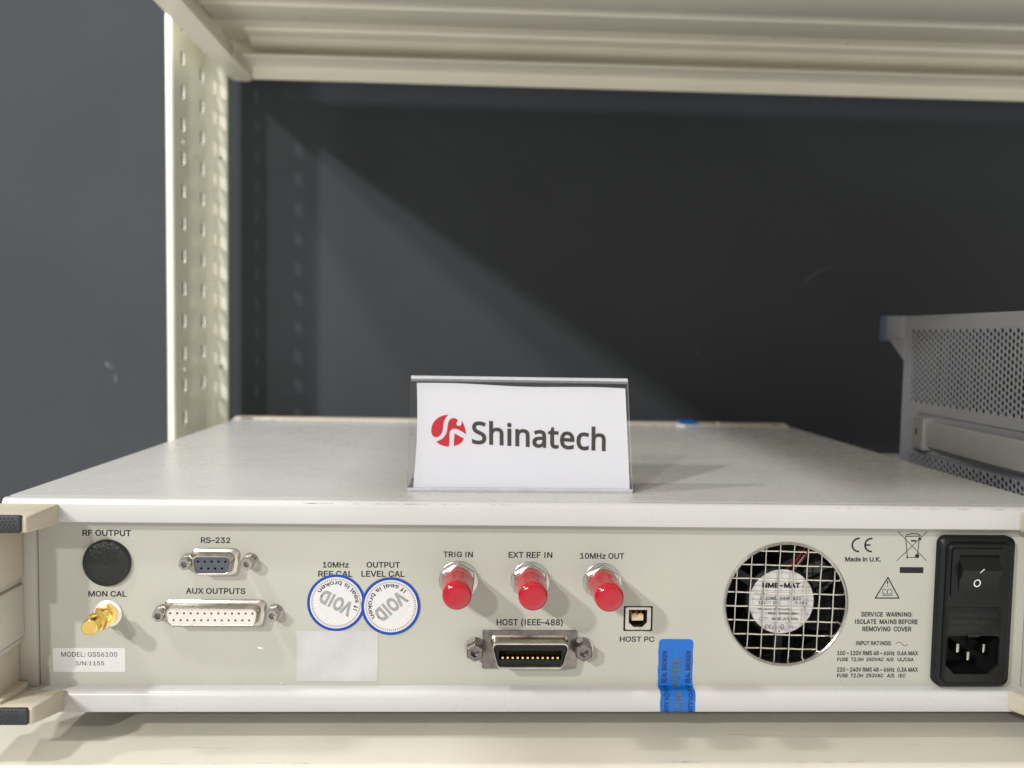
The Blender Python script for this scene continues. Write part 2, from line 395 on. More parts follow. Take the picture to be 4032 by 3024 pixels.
# the plate is built in x,z: turn x into y and put it at x = XB
me.transform(Matrix(((0, 1, 0, XB-.6), (1, 0, 0, 0), (0, 0, 1, 0), (0, 0, 0, 1))))
b.addmesh(me, M['post'])
def extr(prof, z0, z1): return [[(x, y, z0) for x, y in prof], [(x, y, z1) for x, y in prof]]
b.loft(extr([(XB-5, YF-1.6), (XB-1.2, YF-1.6), (XB, YF-.4), (XB, YF), (XB-1.6, YF), (XB-5, YF)], ZP0, ZP1), M['post'], smooth=True)
arc = [(XB+6-6*math.cos(R(a)), YA-6+6*math.sin(R(a))) for a in range(0, 91, 10)]
arc2 = [(XB+6-6.9*math.cos(R(a)), YA-6+6.9*math.sin(R(a))) for a in range(90, -1, -10)]
b.loft(extr(arc+arc2, ZP0, ZP1), M['post'], smooth=True)
fl = plate_mesh([(XB+6, ZP0), (-19.5, ZP0), (-19.5, ZP1), (XB+6, ZP1)], [circ(-25, (rows1[8]+rows1[9])/2, 1.5, 10), circ(-25, rows1[2]-pitch/2, 1.5, 10)], YA, YA+1.6)
b.addmesh(fl, M['post'])
spart(b, 'post')['label'] = 'slotted cream upright post at the wall'

# upper shelf: a tray seen from below
SX0, SX1, SY0, SY1, SZ = -14.0, 900.0, -305.0, 347.0, 359.5  # unseen front is extended to keep lamp light off the lower shelf
b = MB()
b.box(SX0, SX1, SY0, SY1, SZ+30, SZ+31.5, M['shelf'])                                     # sheet
b.box(SX0, SX0+1.3, SY0, SY1-4, SZ+1.31, SZ+29.9, M['shelf'])                             # side flange
b.box(SX0+1.31, SX1, SY1-1.4, SY1, SZ+2, SZ+29.9, M['shelf'], .6)                         # back flange
b.box(SX0+1.31, SX1, SY0, SY0+1.4, SZ+1.5, SZ+29.9, M['shelf'])                           # front flange
lip = [(SX0, SY0), (SX0+17, SY0), (SX0+17, SY1-3), (SX0+16.2, SY1+1.5), (SX0+13, SY1+4), (SX0+6, SY1+4), (SX0+1.5, SY1+1), (SX0, SY1-6)]
b.loft([[(x, y, SZ) for x, y in lip], [(x, y, SZ+1.3) for x, y in lip]], M['shelf'])
b.loft([[(x, y, z) for y, z in ((SY1-3.2, SZ), (SY1-3.2, SZ+8.6), (SY1-4.2, SZ+9.4), (SY1-29, SZ+9.6), (SY1-29, SZ+11), (SY1-1.9, SZ+11), (SY1-1.9, SZ))] for x in (SX0+18, SX1)], M['shelf'])
spart(b, 'shelf')['label'] = 'upper shelf, seen from below with its folded lips'
shelf_up = [c for c in shelving.children if c.name == 'shelf'][0]
b = MB()                                                                                   # hat channel under the sheet
hat = [(196, SZ+29.5), (196, SZ+28), (205, SZ+28), (128, SZ+5)]
prof = [(120, SZ+29.6), (120, SZ+28.3), (131, SZ+28.3), (134, SZ+8.6), (137, SZ+7), (202, SZ+7), (205, SZ+8.6), (208, SZ+28.3), (262, SZ+28.3), (264, SZ+26.6), (265.5, SZ+28.3), (296, SZ+28.3), (298, SZ+29.6)]
b.loft([[(x, y, z) for y, z in prof] for x in (SX0+3, SX1-3)], M['shelf'], smooth=True)
spart(b, 'stiffener', shelf_up)
b = MB()                                                                                   # second fold in front of the back lip
prof = [(312, SZ+29.7), (314, SZ+27.5), (327, SZ+27.5), (330, SZ+24), (334, SZ+22.5), (344.5, SZ+22.5), (344.5, SZ+29.7)]
b.loft([[(x, y, z) for y, z in prof] for x in (SX0+20, SX1-3)], M['shelf'], smooth=True)
spart(b, 'stiffener', shelf_up)
# lower shelf
LY0 = at(2000, 3008, 2, ZS).y-1.2
b = MB()
def rprof(r=2.2):
    p = [(LY0, ZS-32)]
    for k in range(7):
        a = R(180-15*k); p.append((LY0+r+r*math.cos(a), ZS-r+r*math.sin(a)))
    return p+[(SY1, ZS), (SY1, ZS-32), (SY1-1.4, ZS-32), (SY1-1.4, ZS-1.4), (LY0+1.6, ZS-1.6), (LY0+1.6, ZS-32)]
b.loft([[(x, y, z) for y, z in rprof()] for x in (SX0, SX1)], M['shelf_worn_dimmed'], smooth=True)
b.box(SX0-.05, SX0+1.3, LY0+2, SY1-2, ZS-31, ZS-1.6, M['shelf_worn_dimmed'])
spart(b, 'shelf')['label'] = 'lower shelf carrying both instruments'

shelf_low = [c for c in shelving.children if c.name.startswith('shelf') and c is not shelf_up][0]
b = MB()                                                                                   # worn paint along the shelf's front edge and on its top
rs = random.Random(3)
for k in range(34):
    u = rs.choice((rs.uniform(430, 1300), rs.uniform(1200, 1900), rs.uniform(2640, 2760), rs.uniform(3050, 3400))); p = at(u, 3003, 2, ZS); l = rs.uniform(.5, 5); h = rs.uniform(.1, .35)
    y = LY0+1.9+rs.uniform(-.2, .5); z = ZS+.02
    b.loft([[(p.x, y, z), (p.x, y+h, z)], [(p.x+l, y+rs.uniform(-.1, .1), z), (p.x+l, y+h*.6, z)]], M['scuff'], False, False, closed=False)
for u, v, u2, v2 in ((2552, 2968, 2570, 2990), (1157, 2975, 1160, 2978), (2860, 2892, 3360, 2905), (760, 2945, 900, 2947), (3560, 2930, 3640, 2934)):
    p = at(u, v, 2, ZS); q = at(u2, v2, 2, ZS)
    b.loft([[(p.x, p.y, ZS+.03), (p.x, p.y+.25, ZS+.03)], [(q.x, q.y, ZS+.03), (q.x, q.y+.2, ZS+.03)]], M['scuff'], False, False, closed=False)
spart(b, 'worn_paint', shelf_low)['kind'] = 'stuff'
# ------------------------------------------------------------------ the instrument
inst = empty('rack_instrument', (XC, 0, ZS), 'cream rack instrument standing with its connector panel outward, white name card on top', 'test instrument')
IORG = Vector((XC, 0, ZS))
def ipart(mb, name, parent=inst, org=None):
    """org: where the part's own origin is; vertices are given in scene millimetres"""
    po = Vector(IORG) if parent == inst else Vector(parent['_o'])
    og = Vector(org) if org is not None else po
    for v in mb.bm.verts: v.co -= og
    o = mb.build(name, parent, og-po); o['_o'] = tuple(og); return o

# top cover with its folded front edge
def sweep_x(prof, x0, x1, m, mb): mb.loft([[(x, y, z) for y, z in prof] for x in (x0, x1)], m, smooth=True)
b = MB(); zl = 78.55
pr = [(PY+1.5, zl), (.8, zl), (.25, zl+.25), (0, zl+.9)]
pr += [(0, H-2.6), (.25, H-1.6), (.75, H-.8), (1.5, H-.25), (2.4, H-.02), (3.6, H-.05), (4.2, H-.35), (4.8, H-.4), (6, H-.12), (8, H), (D-3, H), (D-.6, H-.3), (D, H-1.5), (D, H-8), (D-1.4, H-8), (D-1.4, H-1.6), (PY+1.5, H-1.6)]
sweep_x(pr, 0, W, M['cover'], b)
b.box(-.02, 1.4, PY+1.6, D-2, 12, H-1.7, M['cover']); b.box(W-1.4, W+.02, PY+1.6, D-2, 12, H-1.7, M['cover'])
cover = ipart(b, 'top_cover')
# wear on the cover
b = MB()
def streak(pts, wd, z, m):
    L = []
    for i, (x, y) in enumerate(pts):
        t = i/(len(pts)-1); ww = wd*math.sin(math.pi*min(max(t, .06), .94)); L.append([(x, y-ww/2, z), (x, y+ww/2, z)])
    b.loft(L, m, False, False, closed=False)
for u0, v0, u1, v1, wd, mm in ((640, 1832, 790, 1830, .5, 'scratch'), (790, 1830, 1010, 1816, .4, 'scratch'), (2800, 1805, 2960, 1822, .5, 'scratch'), (2790, 1762, 2860, 1772, 1.1, 'scratch'),
        (2930, 1785, 2985, 1800, .9, 'scratch'), (2560, 1832, 2600, 1838, .6, 'scratch'), (2660, 1943, 2740, 1949, .4, 'scratch'), (3080, 1889, 3110, 1891, .5, 'scratch'), (3290, 1846, 3350, 1847, .6, 'scratch'),
        (3100, 1947, 3125, 1950, .5, 'scratch'), (3960, 1980, 3995, 1981, .4, 'scratch'), (2815, 1880, 2840, 1895, .5, 'scratch')):
    p = at(u0, v0, 2, H); q = at(u1, v1, 2, H)
    b = MB(); streak([(p.x+(q.x-p.x)*k/6, p.y+(q.y-p.y)*k/6+random.uniform(-.25, .25)) for k in range(7)], wd*1.6, H+.03, M[mm]); ipart(b, 'scratch', cover, (p.x, p.y, H))
pts = [at(710+130*k/8, 1922-2*k/8-20*max(0, k/8-.3)**1.7, 2, H) for k in range(9)]
b = MB(); streak([(p.x, p.y) for p in pts], .35, H+.03, M['scuff']); ipart(b, 'scratch', cover, IORG)
b = MB()
for k in range(46):                                                                         # chipped paint along the front bend
    x = random.choice((random.uniform(118, 205), random.uniform(118, 205), random.uniform(340, 425))); l = random.uniform(.4, 3.2); h_ = random.uniform(.05, .24)
    b.loft([[(x, .55, H-.98), (x, .55-h_*.5, H-.98-h_)], [(x+l, .55, H-.98), (x+l, .55-h_*.35, H-.98-h_*.7)]], M['scuff'], False, False, closed=False)
for vtx in b.bm.verts:
    if vtx.co.y < 1: vtx.co.y -= .06; vtx.co.z += .04
ipart(b, 'chipped_paint', cover, IORG)['kind'] = 'stuff'
# bottom cover lip
b = MB()
pr = [(PY+1.5, 8.95), (2.6, 8.95), (1.5, 8.75), (.7, 8.2), (.2, 7.4), (0, 6.4), (0, .9), (.25, .25), (.9, 0), (D, 0), (D, 2), (PY+1.5, 2)]
sweep_x(pr, 6, W-6, M['cover'], b)
ipart(b, 'bottom_cover')
# feet under the case
for fx in (60, W-60):
    for fy in (60, D-50):
        b = MB(); L = [[(fx+r*math.cos(a*math.pi/10), fy+r*math.sin(a*math.pi/10), z) for a in range(20)] for r, z in ((8, ZS), (9, -.02))]
        b.loft(L, M['rubber']); ipart(b, 'foot')
# front bezel of the case, its rim standing above the cover at the back
b = MB(); b.box(-1.2, W-1, D+.05, D+9, 3, H+1.9, M['bumper'], .8)
b.box(5, 13, D-2.5, D+1, H+.6, H+1.3, M['black_deep']); b.box(W-14, W-8, D-2, D+1, H+.5, H+1.2, M['black_deep'])
b.box(-1, 30, D-6, D, H+.02, H+.5, M['cover']); b.box(W-92, W-2, D-7, D, H+.02, H+.9, M['cover'], .3)
b.box(W-75, W-58, D-9, D-7.05, H+.02, H+.6, M['scuff'])
b.box(W-92, W-86, D-10, D-7.1, H+.02, H+1.0, M['white']); b.cyl((W-58, H+1.3), 2, 1.2, D-3, D+.5, M['cover'], 12)
ipart(b, 'front_bezel')

# rear panel with the fan opening
FC = pan(3094, 2379); FR = 26.0
uz0, uz1 = 8.9, 80.5
usb = [pan(2449, 2490), pan(2576, 2382)]
b = MB()
inlethole = rrect(*[f(pan(3232+990*.4822, 2000+1385*.4822)[k], pan(3232+1492*.4822, 2000+400*.4822)[k]) for k in (0, 1) for f in (min, max)], .4, 2)
usbhole = rrect(usb[0][0]+.5, usb[1][0]-.5, usb[0][1]+.5, usb[1][1]-.5, .4, 2)
b.addmesh(plate_mesh([(10.9, uz0), (426.7, uz0), (426.7, uz1), (10.9, uz1)], [circ(FC[0], FC[1], FR, 72), usbhole, inlethole], PY, PY+1.5), M['panel'])
panel = ipart(b, 'rear_panel')
# side strips next to the panel and the case sides behind
for sx in (1, -1):
    def X(x): return x if sx == 1 else 2*XC-x
    def bx(mb, x0, x1, *a, **k): mb.box(min(X(x0), X(x1)), max(X(x0), X(x1)), *a, **k)
    b = MB()
    bx(b, -2.5, 10.55, 3.9, 9, 9.05, 78.4, M['rail'], .3)
    bx(b, -2.5, 4.2, -16.5, 3.8, 10.2, 28.6, M['bumper'], 1.2)
    bx(b, -2.5, 6.1, -13.5, 3.85, 30.6, 52.4, M['rail'], .8)
    bx(b, -2.5, 5.2, -13.5, 3.8, 28.0, 30.2, M['rail'], .5)
    bx(b, -2.5, 6.4, -19.5, 3.8, 55.2, 78.2, M['bumper'], 1.4)
    bx(b, -2.5, 4.6, -13.0, 3.8, 52.6, 55.0, M['rail'], .3)
    rail = ipart(b, 'side_rail')
    b = MB(); b.lathe((X(1.0), 16.2), [(1.9, -16.4), (1.9, -17.5), (1.3, -18.2), (.4, -18.4)], M['nickel'], 20); ipart(b, 'screw', rail, IORG)
    # corner bumpers, upper and lower; the ones on the right stand a little further out
    dx = 0 if sx == 1 else 3.6
    for top in (1, 0):
        if top: za, zb, ya, yb = 77.9, 86.1, 79.0, 85.4
        else:   za, zb, ya, yb = 1.0, 9.75, 4.6, 11.4
        yfr = -20.0
        b = MB()
        def sec(y, xi, z0, z1, r): return [(X(x), y, z) for x, z in rrect(-3.0, xi-dx, z0, z1, r, 4)]
        L = [sec(-.05, 22.4 if top else 23.4, za, zb, 1.0), sec(-10, 21.8 if top else 22.7, (za+ya)/2+(.0 if top else 0), (zb+yb)/2, 1.2), sec(yfr+1, 20.9 if top else 22, ya, yb, 1.2), sec(yfr+.2, 20.4 if top else 21.4, ya+.4, yb-.4, 1.0), sec(yfr, 19.8 if top else 20.9, ya+.9, yb-.9, .8)]
        b.loft(L, M['bumper'], smooth=True)
        if not top:
            b.box(min(X(-2.5), X(8)), max(X(-2.5), X(8)), -17, 3, 8.2, 12.5, M['bumper'], 1.2)
        bump = ipart(b, 'corner_bumper')
        b = MB()
        xr = (18.9 if top else 20.3)-dx; z0, z1 = (ya+.15, yb+.35) if top else (ya+.3, yb-.1)
        if top: z0, z1 = 79.2, 85.9
        L = [[(X(x), y, z) for x, z in rrect(-2.6+e, xr-e, z0+e, z1-e, 1.0, 4)] for y, e in ((yfr+.8, 0), (yfr-.5, 0), (yfr-.9, .4))]
        b.loft(L, M['rubber'], smooth=True)
        for i in range(int(20/1.45)):                                                      # raised texture
            for j in range(5):
                cx = -1.6+i*1.45+(.72 if j % 2 else 0); cz = z0+.95+j*1.18
                if cx > xr-1.2: continue
                q = [(X(cx+dx), yfr-.88, cz+dz) for dx, dz in ((.55, 0), (0, .5), (-.55, 0), (0, -.5))]
                vs = [b.bm.verts.new(p) for p in q]; t = b.bm.verts.new((X(cx), yfr-1.25, cz))
                for k in range(4): b.face((vs[k], vs[(k+1) % 4], t), b.mi(M['rubber']))
        ipart(b, 'rubber_pad', bump, IORG)

# lettering printed on the panel
b = MB(); TY = PY-.05
LEG = [("RF OUTPUT", 325, 2110, 516, 2087), ("MON CAL", 348, 2349, 498, 2327), ("RS\u2013232", 791, 2138, 907, 2116), ("AUX OUTPUTS", 732, 2338, 966, 2316),
       ("10MHz", 1271, 2235, 1373, 2213), ("REF CAL", 1253, 2271, 1388, 2248), ("OUTPUT", 1443, 2235, 1575, 2213), ("LEVEL CAL", 1423, 2271, 1593, 2248),
       ("TRIG IN", 1746, 2194, 1862, 2172), ("EXT REF IN", 2002, 2196, 2175, 2174), ("10MHz OUT", 2284, 2200, 2458, 2178), ("HOST (IEEE\u2013488)", 1955, 2466, 2216, 2437), ("HOST PC", 2440, 2527, 2577, 2506)]
def legend(t, u0, v0, u1, v1, bold):
    b = MB(); put_text(b, t, pan(u0, v0), pan(u1, v1), TY, M['ink'], bold); c = pan((u0+u1)/2, (v0+v1)/2)
    ipart(b, 'printed_legend', panel, (c[0], PY, c[1]))
for a in LEG: legend(*a, .035)
LEG2 = [("Made in U.K.", 3327, 2211, 3469, 2193), ("SERVICE  WARNING:", 3390, 2428, 3593, 2410), ("ISOLATE  MAINS BEFORE", 3366, 2457, 3614, 2439), ("REMOVING  COVER", 3395, 2486, 3589, 2467), ("INPUT RATINGS:", 3370, 2541, 3511, 2524),
        ("100 \u2013 120V RMS 48 \u2013 66Hz  0.6A MAX", 3296, 2580, 3615, 2563), ("FUSE  T2.0H  250VAC  A/S   UL/CSA", 3296, 2605, 3598, 2589), ("220 \u2013 240V RMS 48 \u2013 66Hz  0.3A MAX", 3295, 2645, 3615, 2628), ("FUSE  T2.0H  250VAC   A/S   IEC", 3295, 2669, 3566, 2652)]
for a in LEG2: legend(*a, .05)
def stroke(mb, pts, wd, m, y=TY):
    """a drawn line of constant width through (x,z) points"""
    L = []
    for i, p in enumerate(pts):
        p = Vector(p); d = (Vector(pts[min(i+1, len(pts)-1)])-Vector(pts[max(i-1, 0)])).normalized(); n = Vector((-d.y, d.x))*wd/2
        L.append([(p.x+n.x, y, p.y+n.y), (p.x-n.x, y, p.y-n.y)])
    mb.loft(L, m, False, False, closed=False)
def arcpts(cx, cz, r, a0, a1, n=20): return [(cx+r*math.cos(R(a0+(a1-a0)*i/n)), cz+r*math.sin(R(a0+(a1-a0)*i/n))) for i in range(n+1)]
b = MB(); q0 = pan(3352, 2174); q1 = pan(3384, 2117); rr = (q1[1]-q0[1])/2-.3; cz = (q0[1]+q1[1])/2
stroke(b, arcpts(q0[0]+rr+.3, cz, rr, 85, 275), .75, M['ink'])
q2 = pan(3402, 2174); stroke(b, arcpts(q2[0]+rr+.3, cz, rr, 85, 275), .75, M['ink']); stroke(b, [(q2[0]+.3, cz), (q2[0]+rr*.95, cz)], .7, M['ink'])
ipart(b, 'conformity_mark', panel, IORG); b = MB()
# tilde
a = pan(3527, 2535); c = pan(3575, 2535); stroke(b, [(a[0]+(c[0]-a[0])*i/16, a[1]+.8*math.sin(2*math.pi*i/16)) for i in range(17)], .22, M['ink'])
ipart(b, 'wave_symbol', panel, IORG); b = MB()
# crossed-out bin and bar
def P5(x, y): return pan(3232+x*.4822, 2000+y*.4822)
for q in ([(630, 192), (863, 432)], [(870, 193), (618, 432)]): stroke(b, [P5(*p) for p in q], .27, M['ink'])
for q in ([(692, 232), (706, 405), (776, 403)], [(805, 238), (790, 380)], [(690, 232), (818, 230)], [(696, 222), (735, 210), (785, 210), (812, 224)]): stroke(b, [P5(*p) for p in q], .36, M['ink'])
def quad(mb, p, q, m, y=TY): mb.loft([[(p[0], y, p[1]), (q[0], y, p[1])], [(p[0], y, q[1]), (q[0], y, q[1])]], m, False, False, closed=False)
quad(b, P5(735, 275), P5(780, 262), M['ink'], TY-.02); quad(b, P5(795, 263), P5(820, 243), M['ink'], TY-.02); quad(b, P5(698, 412), P5(712, 396), M['ink'], TY-.02)
b.loft([lift(circ(*P5(786, 392), .95, 20), TY-.02), lift(circ(*P5(786, 392), .3, 20), TY-.021)], M['ink'], False, True)
quad(b, P5(643, 531), P5(838, 484), M['ink'])
ipart(b, 'bin_symbol', panel, IORG); b = MB()
# warning triangle with ! and open book
T = [P5(444, 736), P5(548, 567), P5(637, 736)]
cxm = (T[0][0]+T[2][0])/2; czm = (T[0][1]*2+T[1][1])/3
tri = T+[T[0], T[1]]
for i in range(3): stroke(b, [tri[i], tri[i+1]], .5, M['ink'], TY-.004*i)
for t_ in T: b.loft([lift(circ(t_[0], t_[1], .25, 12), TY-.02), lift(circ(t_[0], t_[1], .1, 12), TY-.021)], M['ink'], False, True)
b.loft([lift([P5(538, 595), P5(551, 595), P5(547, 628), P5(543, 628)], TY-.01), lift([P5(540, 600), P5(549, 600), P5(546, 622), P5(544, 622)], TY-.011)], M['ink'], False, True)
b.loft([lift(circ(*P5(545, 640), .24, 10), TY), lift(circ(*P5(545, 640), .1, 10), TY-.001)], M['ink'], False, True)
for q in ([(505, 700), (505, 668), (520, 662), (542, 672), (542, 706), (522, 700), (505, 704)], [(580, 700), (580, 668), (565, 662), (542, 672), (542, 706), (562, 700), (580, 704)], [(500, 716), (528, 712), (543, 718), (560, 712), (584, 716)]): stroke(b, [P5(*p) for p in q], .3, M['ink_soft'])
ipart(b, 'warning_symbol', panel, IORG)
# chipped spots on the panel
b = MB()
for u, v, r in ((1021, 2550, .9), (1030, 2552, .5), (1107, 2690, .35)):
    c = pan(u, v); b.loft([lift([(c[0]+r*random.uniform(.6, 1.2)*math.cos(k), c[1]+.55*r*random.uniform(.6, 1.2)*math.sin(k)) for k in [i*.7 for i in range(9)]], PY-.04), lift(circ(*c, .1, 9), PY-.045)], M['white'], False, True)
ipart(b, 'paint_chip', panel, IORG)

# round black plug of the unused opening
b = MB(); c = pan(423, 2215); r = 9.7
b.lathe(c, [(r, PY-.02), (r, PY-.9), (r-.35, PY-1.5), (r-1.2, PY-1.9), (r*.6, PY-2.15), (r*.25, PY-2.25), (.05, PY-2.25)], M['plug'], 64); ipart(b, 'blanking_plug', inst, (c[0], PY, c[1]))

# gold coaxial connector
c = pan(427, 2415); b = MB()
b.lathe(c, [(5.6, PY-.02), (5.6, PY-.7), (5.2, PY-.9), (2, PY-.9)], M['white_metal'], 40)
b.lathe(c, [(4.6, PY-.92), (4.75, PY-1.2), (4.75, PY-3.2), (4.3, PY-3.5), (2, PY-3.5)], M['gold'], 6, rot=.35, smooth=False)
prof = []
for k in range(10): prof += [(2.75, PY-3.5-k*.55), (3.05, PY-3.75-k*.55)]
b.lathe(c, prof+[(3.0, PY-9.4)], M['gold'], 36)
coax = ipart(b, 'gold_coaxial_connector', inst, (c[0], PY, c[1]))
b = MB(); b.lathe(c, [(3.2, PY-8.6), (4.0, PY-8.7), (4.15, PY-9.0), (4.15, PY-11.4), (3.9, PY-11.7), (3.1, PY-11.8)], M['gold'], 6, rot=.2, smooth=False)
b.lathe(c, [(3.15, PY-11.6), (3.2, PY-15.8), (3.05, PY-16.4), (2.8, PY-16.6), (.05, PY-16.6)], M['gold'], 40); ipart(b, 'terminator_cap', coax, (c[0], PY, c[1]))

# three coaxial sockets under red dust caps
proto = None
for i, (u, v) in enumerate(((1805, 2283), (2087, 2286), (2370, 2291))):
    c = pan(u, v); loc = Vector((c[0], PY, c[1]))
    if proto is None:
        b = MB()
        b.lathe(c, [(8.15, PY-.02), (8.15, PY-.6), (7.8, PY-.8), (4, PY-.8)], M['nickel'], 48)
        b.lathe(c, [(7.0, PY-.85), (7.75, PY-1.2), (7.75, PY-2.6), (7.1, PY-3.1), (6.6, PY-3.2), (4, PY-3.2)], M['nickel'], 6, rot=R(30), smooth=False)
        b.lathe(c, [(5.6, PY-3.2), (5.6, PY-9), (4.5, PY-9)], M['nickel'], 32)
        proto = ipart(b, 'coaxial_socket', inst, loc)
        b = MB()
        b.lathe(c, [(6.0, PY-3.6), (6.35, PY-3.7), (6.4, PY-4.2), (6.35, PY-10.2), (6.2, PY-10.8), (6.0, PY-15), (5.85, PY-20.0), (5.7, PY-20.9), (5.2, PY-21.7), (4.3, PY-22.25), (3.0, PY-22.55), (1.5, PY-22.6), (.05, PY-22.5)], M['red'], 56)
        ipart(b, 'dust_cap', proto, loc)
    else:
        o = proto.copy(); COL.objects.link(o); o.parent = inst; o.location = (loc-IORG)*S
        for ch in list(proto.children):
            k = ch.copy(); COL.objects.link(k); k.parent = o

# D-shaped connectors
def hexpost(mb, c, r, y0, y1, m, rot=0, hole=.55):
    mb.lathe(c, [(r, y0), (r, y1+.5), (r*.86, y1), (r*hole, y1), (r*hole*.9, y1+2.5), (.02, y1+2.5)], m, 6, rot=rot, smooth=False)
def dsub(name, u, v, wbase, hbase, wface, hface, face_mat, rows, posts, out=5.6, hr=.5):
    c = pan(u, v); b = MB(); y1 = PY-out
    fc = c
    L = [lift(dshape(*c, wbase, hbase, 2.6), PY-.02), lift(dshape(*c, wbase, hbase, 2.6), PY-.5), lift(dshape(*c, wbase-.9, hbase-.9, 2.4), PY-.9),
         lift(dshape(*c, wface+1.9, hface+1.9, 2.5), PY-1.1), lift(dshape(*c, wface+1.2, hface+1.2, 2.3), PY-1.6), lift(dshape(*c, wface+.9, hface+.9, 2.2), y1+.25), lift(dshape(*c, wface+.5, hface+.5, 2.1), y1),
         lift(dshape(*c, wface+.1, hface+.1, 1.9), y1+.1), lift(dshape(*c, wface, hface, 1.9), y1+.6)]
    b.loft(L, M['tin'], False, False, True)
    con = ipart(b, name, inst, (c[0], PY, c[1]))
    b = MB(); hs = []
    for z, xs in rows: hs += [circ(c[0]+x, c[1]+z, hr, 10) for x in xs]
    b.addmesh(plate_mesh(dshape(*c, wface, hface, 1.9), hs, y1+.35, y1+1.8), face_mat)
    b.loft([lift(dshape(*c, wface, hface, 1.9), y1+2.6), lift(dshape(*c, wface-.2, hface-.2, 1.9), y1+2.7)], M['black_deep'])
    ipart(b, 'insert', con, (c[0], PY, c[1]))
    for pu, pv in posts:
        p = pan(pu, pv, PY-5); bb = MB(); hexpost(bb, p, 2.75, PY-.02, PY-5.2, M['nickel'], R(12))
        bb.lathe(p, [(3.4, PY-.03), (3.4, PY-.4), (2.5, PY-.4)], M['nickel'], 24); ipart(bb, 'jack_screw', con, (c[0], PY, c[1]))
pt = 2.77
dsub('nine_pin_connector', 850, 2211, 20.6, 11.4, 15.4, 6.6, M['db_insert'], [(1.42, [(k-2)*pt for k in range(5)]), (-1.42, [(k-1.5)*pt for k in range(4)])], ((726, 2222), (971, 2221)))
dsub('aux_connector', 849, 2412, 42.6, 11.4, 36.9, 6.3, M['db_white'], [(1.42, [(k-6)*pt for k in range(13)]), (-1.42, [(k-5.5)*pt for k in range(12)])], ((622, 2426), (1071, 2425)), hr=.48)

# ribbon-type host connector
p0 = pan(1898, 2629); p1 = pan(2270, 2481); c = ((p0[0]+p1[0])/2, (p0[1]+p1[1])/2)
b = MB(); b.box(p0[0], p1[0], PY-1.0, PY-.02, p0[1], p1[1], M['darknut'], .15)
o1 = PY-8.0; cw, chh = 33.0, 11.2; fw, fh = 31.6, 8.9
L = [lift(dshape(*c, cw+1, chh+1.4, 2.2, .28), PY-1.0), lift(dshape(*c, cw, chh, 2.2, .28), PY-1.6), lift(dshape(*c, cw, chh, 2.2, .28), o1+.3), lift(dshape(*c, cw-.4, chh-.4, 2.1, .28), o1), lift(dshape(*c, fw+.3, fh+.7, 1.8, .28), o1+.05), lift(dshape(*c, fw, fh, 1.7, .28), o1+.5), lift(dshape(*c, fw, fh, 1.7, .28), PY-1.2)]
b.loft(L, M['tin'], False, False, True)
host = ipart(b, 'host_connector', inst, (c[0], PY, c[1]))
b = MB()
slot_w, slot_h = 26.0, 3.9
b.addmesh(plate_mesh(dshape(*c, fw-.1, fh-.1, 1.7, .28), [rrect(c[0]-slot_w/2, c[0]+slot_w/2, c[1]-slot_h/2, c[1]+slot_h/2, .3, 2)], o1+1.2, o1+5.5), M['black'])
b.loft([lift(dshape(*c, fw-.2, fh-.2, 1.7, .28), o1+6.5), lift(dshape(*c, fw-.4, fh-.4, 1.7, .28), o1+6.6)], M['black_deep'])
hi = ipart(b, 'insert', host, (c[0], PY, c[1]))
b = MB()
for k in range(12):
    x = c[0]+(k-5.5)*2.08
    b.box(x-.45, x+.45, o1+1.5, o1+6, c[1]-1.75, c[1]-.85, M['gold'], .1)
    b.box(x-.45, x+.45, o1+3.2, o1+6, c[1]+1.1, c[1]+1.75, M['gold'], .1)
ipart(b, 'contact', host, (c[0], PY, c[1]))
for pu, pv in ((1870, 2571), (2300, 2571)):
    p = pan(pu, pv, PY-6); bb = MB(); hexpost(bb, p, 3.9, PY-.02, PY-6.2, M['darknut'], R(30), .5)
    bb.lathe(p, [(4.6, PY-.03), (4.6, PY-.5), (2.5, PY-.5)], M['nickel'], 24); ipart(bb, 'jack_screw', host, (c[0], PY, c[1]))

# square usb socket
x0, z0 = usb[0]; x1, z1 = usb[1]; c = ((x0+x1)/2, (z0+z1)/2); hw = (x1-x0)/2; hh = (z1-z0)/2
b = MB()
b.addmesh(plate_mesh(rrect(x0+.55, x1-.55, z0+.55, z1-.55, .5, 2), [rrect(x0+1.0, x1-1.0, z0+.9, z1-.9, .6, 2)], PY+.4, PY+3), M['black_deep'])
body = rrect(c[0]-hw+1.35, c[0]+hw-1.2, c[1]-hh+1.0, c[1]+hh-1.2, .6, 2)
inner = [(c[0]-3.9, c[1]+3.7), (c[0]-3.9, c[1]-1.8), (c[0]-1.9, c[1]-3.7), (c[0]+1.9, c[1]-3.7), (c[0]+3.9, c[1]-1.8), (c[0]+3.9, c[1]+3.7)]
b.addmesh(plate_mesh(body, [inner], PY+.35, PY+9), M['tin'])
b.box(x0-1, x1+1, PY+9.1, PY+10, z0-1, z1+1, M['black_deep'])
b.loft([lift([(c[0]-.9, c[1]-3.7), (c[0]-1.0, c[1]-3.7), (c[0]-1.0, c[1]-5.0), (c[0]-.9, c[1]-5.0)], PY+.3), lift([(c[0]-.9, c[1]-3.7), (c[0]-1.0, c[1]-3.7), (c[0]-1.0, c[1]-5.0), (c[0]-.9, c[1]-5.0)], PY+.34)], M['black_deep'])
b.loft([lift([(c[0]+1.0, c[1]-3.7), (c[0]+.9, c[1]-3.7), (c[0]+.9, c[1]-5.0), (c[0]+1.0, c[1]-5.0)], PY+.3), lift([(c[0]+1.0, c[1]-3.7), (c[0]+.9, c[1]-3.7), (c[0]+.9, c[1]-5.0), (c[0]+1.0, c[1]-5.0)], PY+.34)], M['black_deep'])
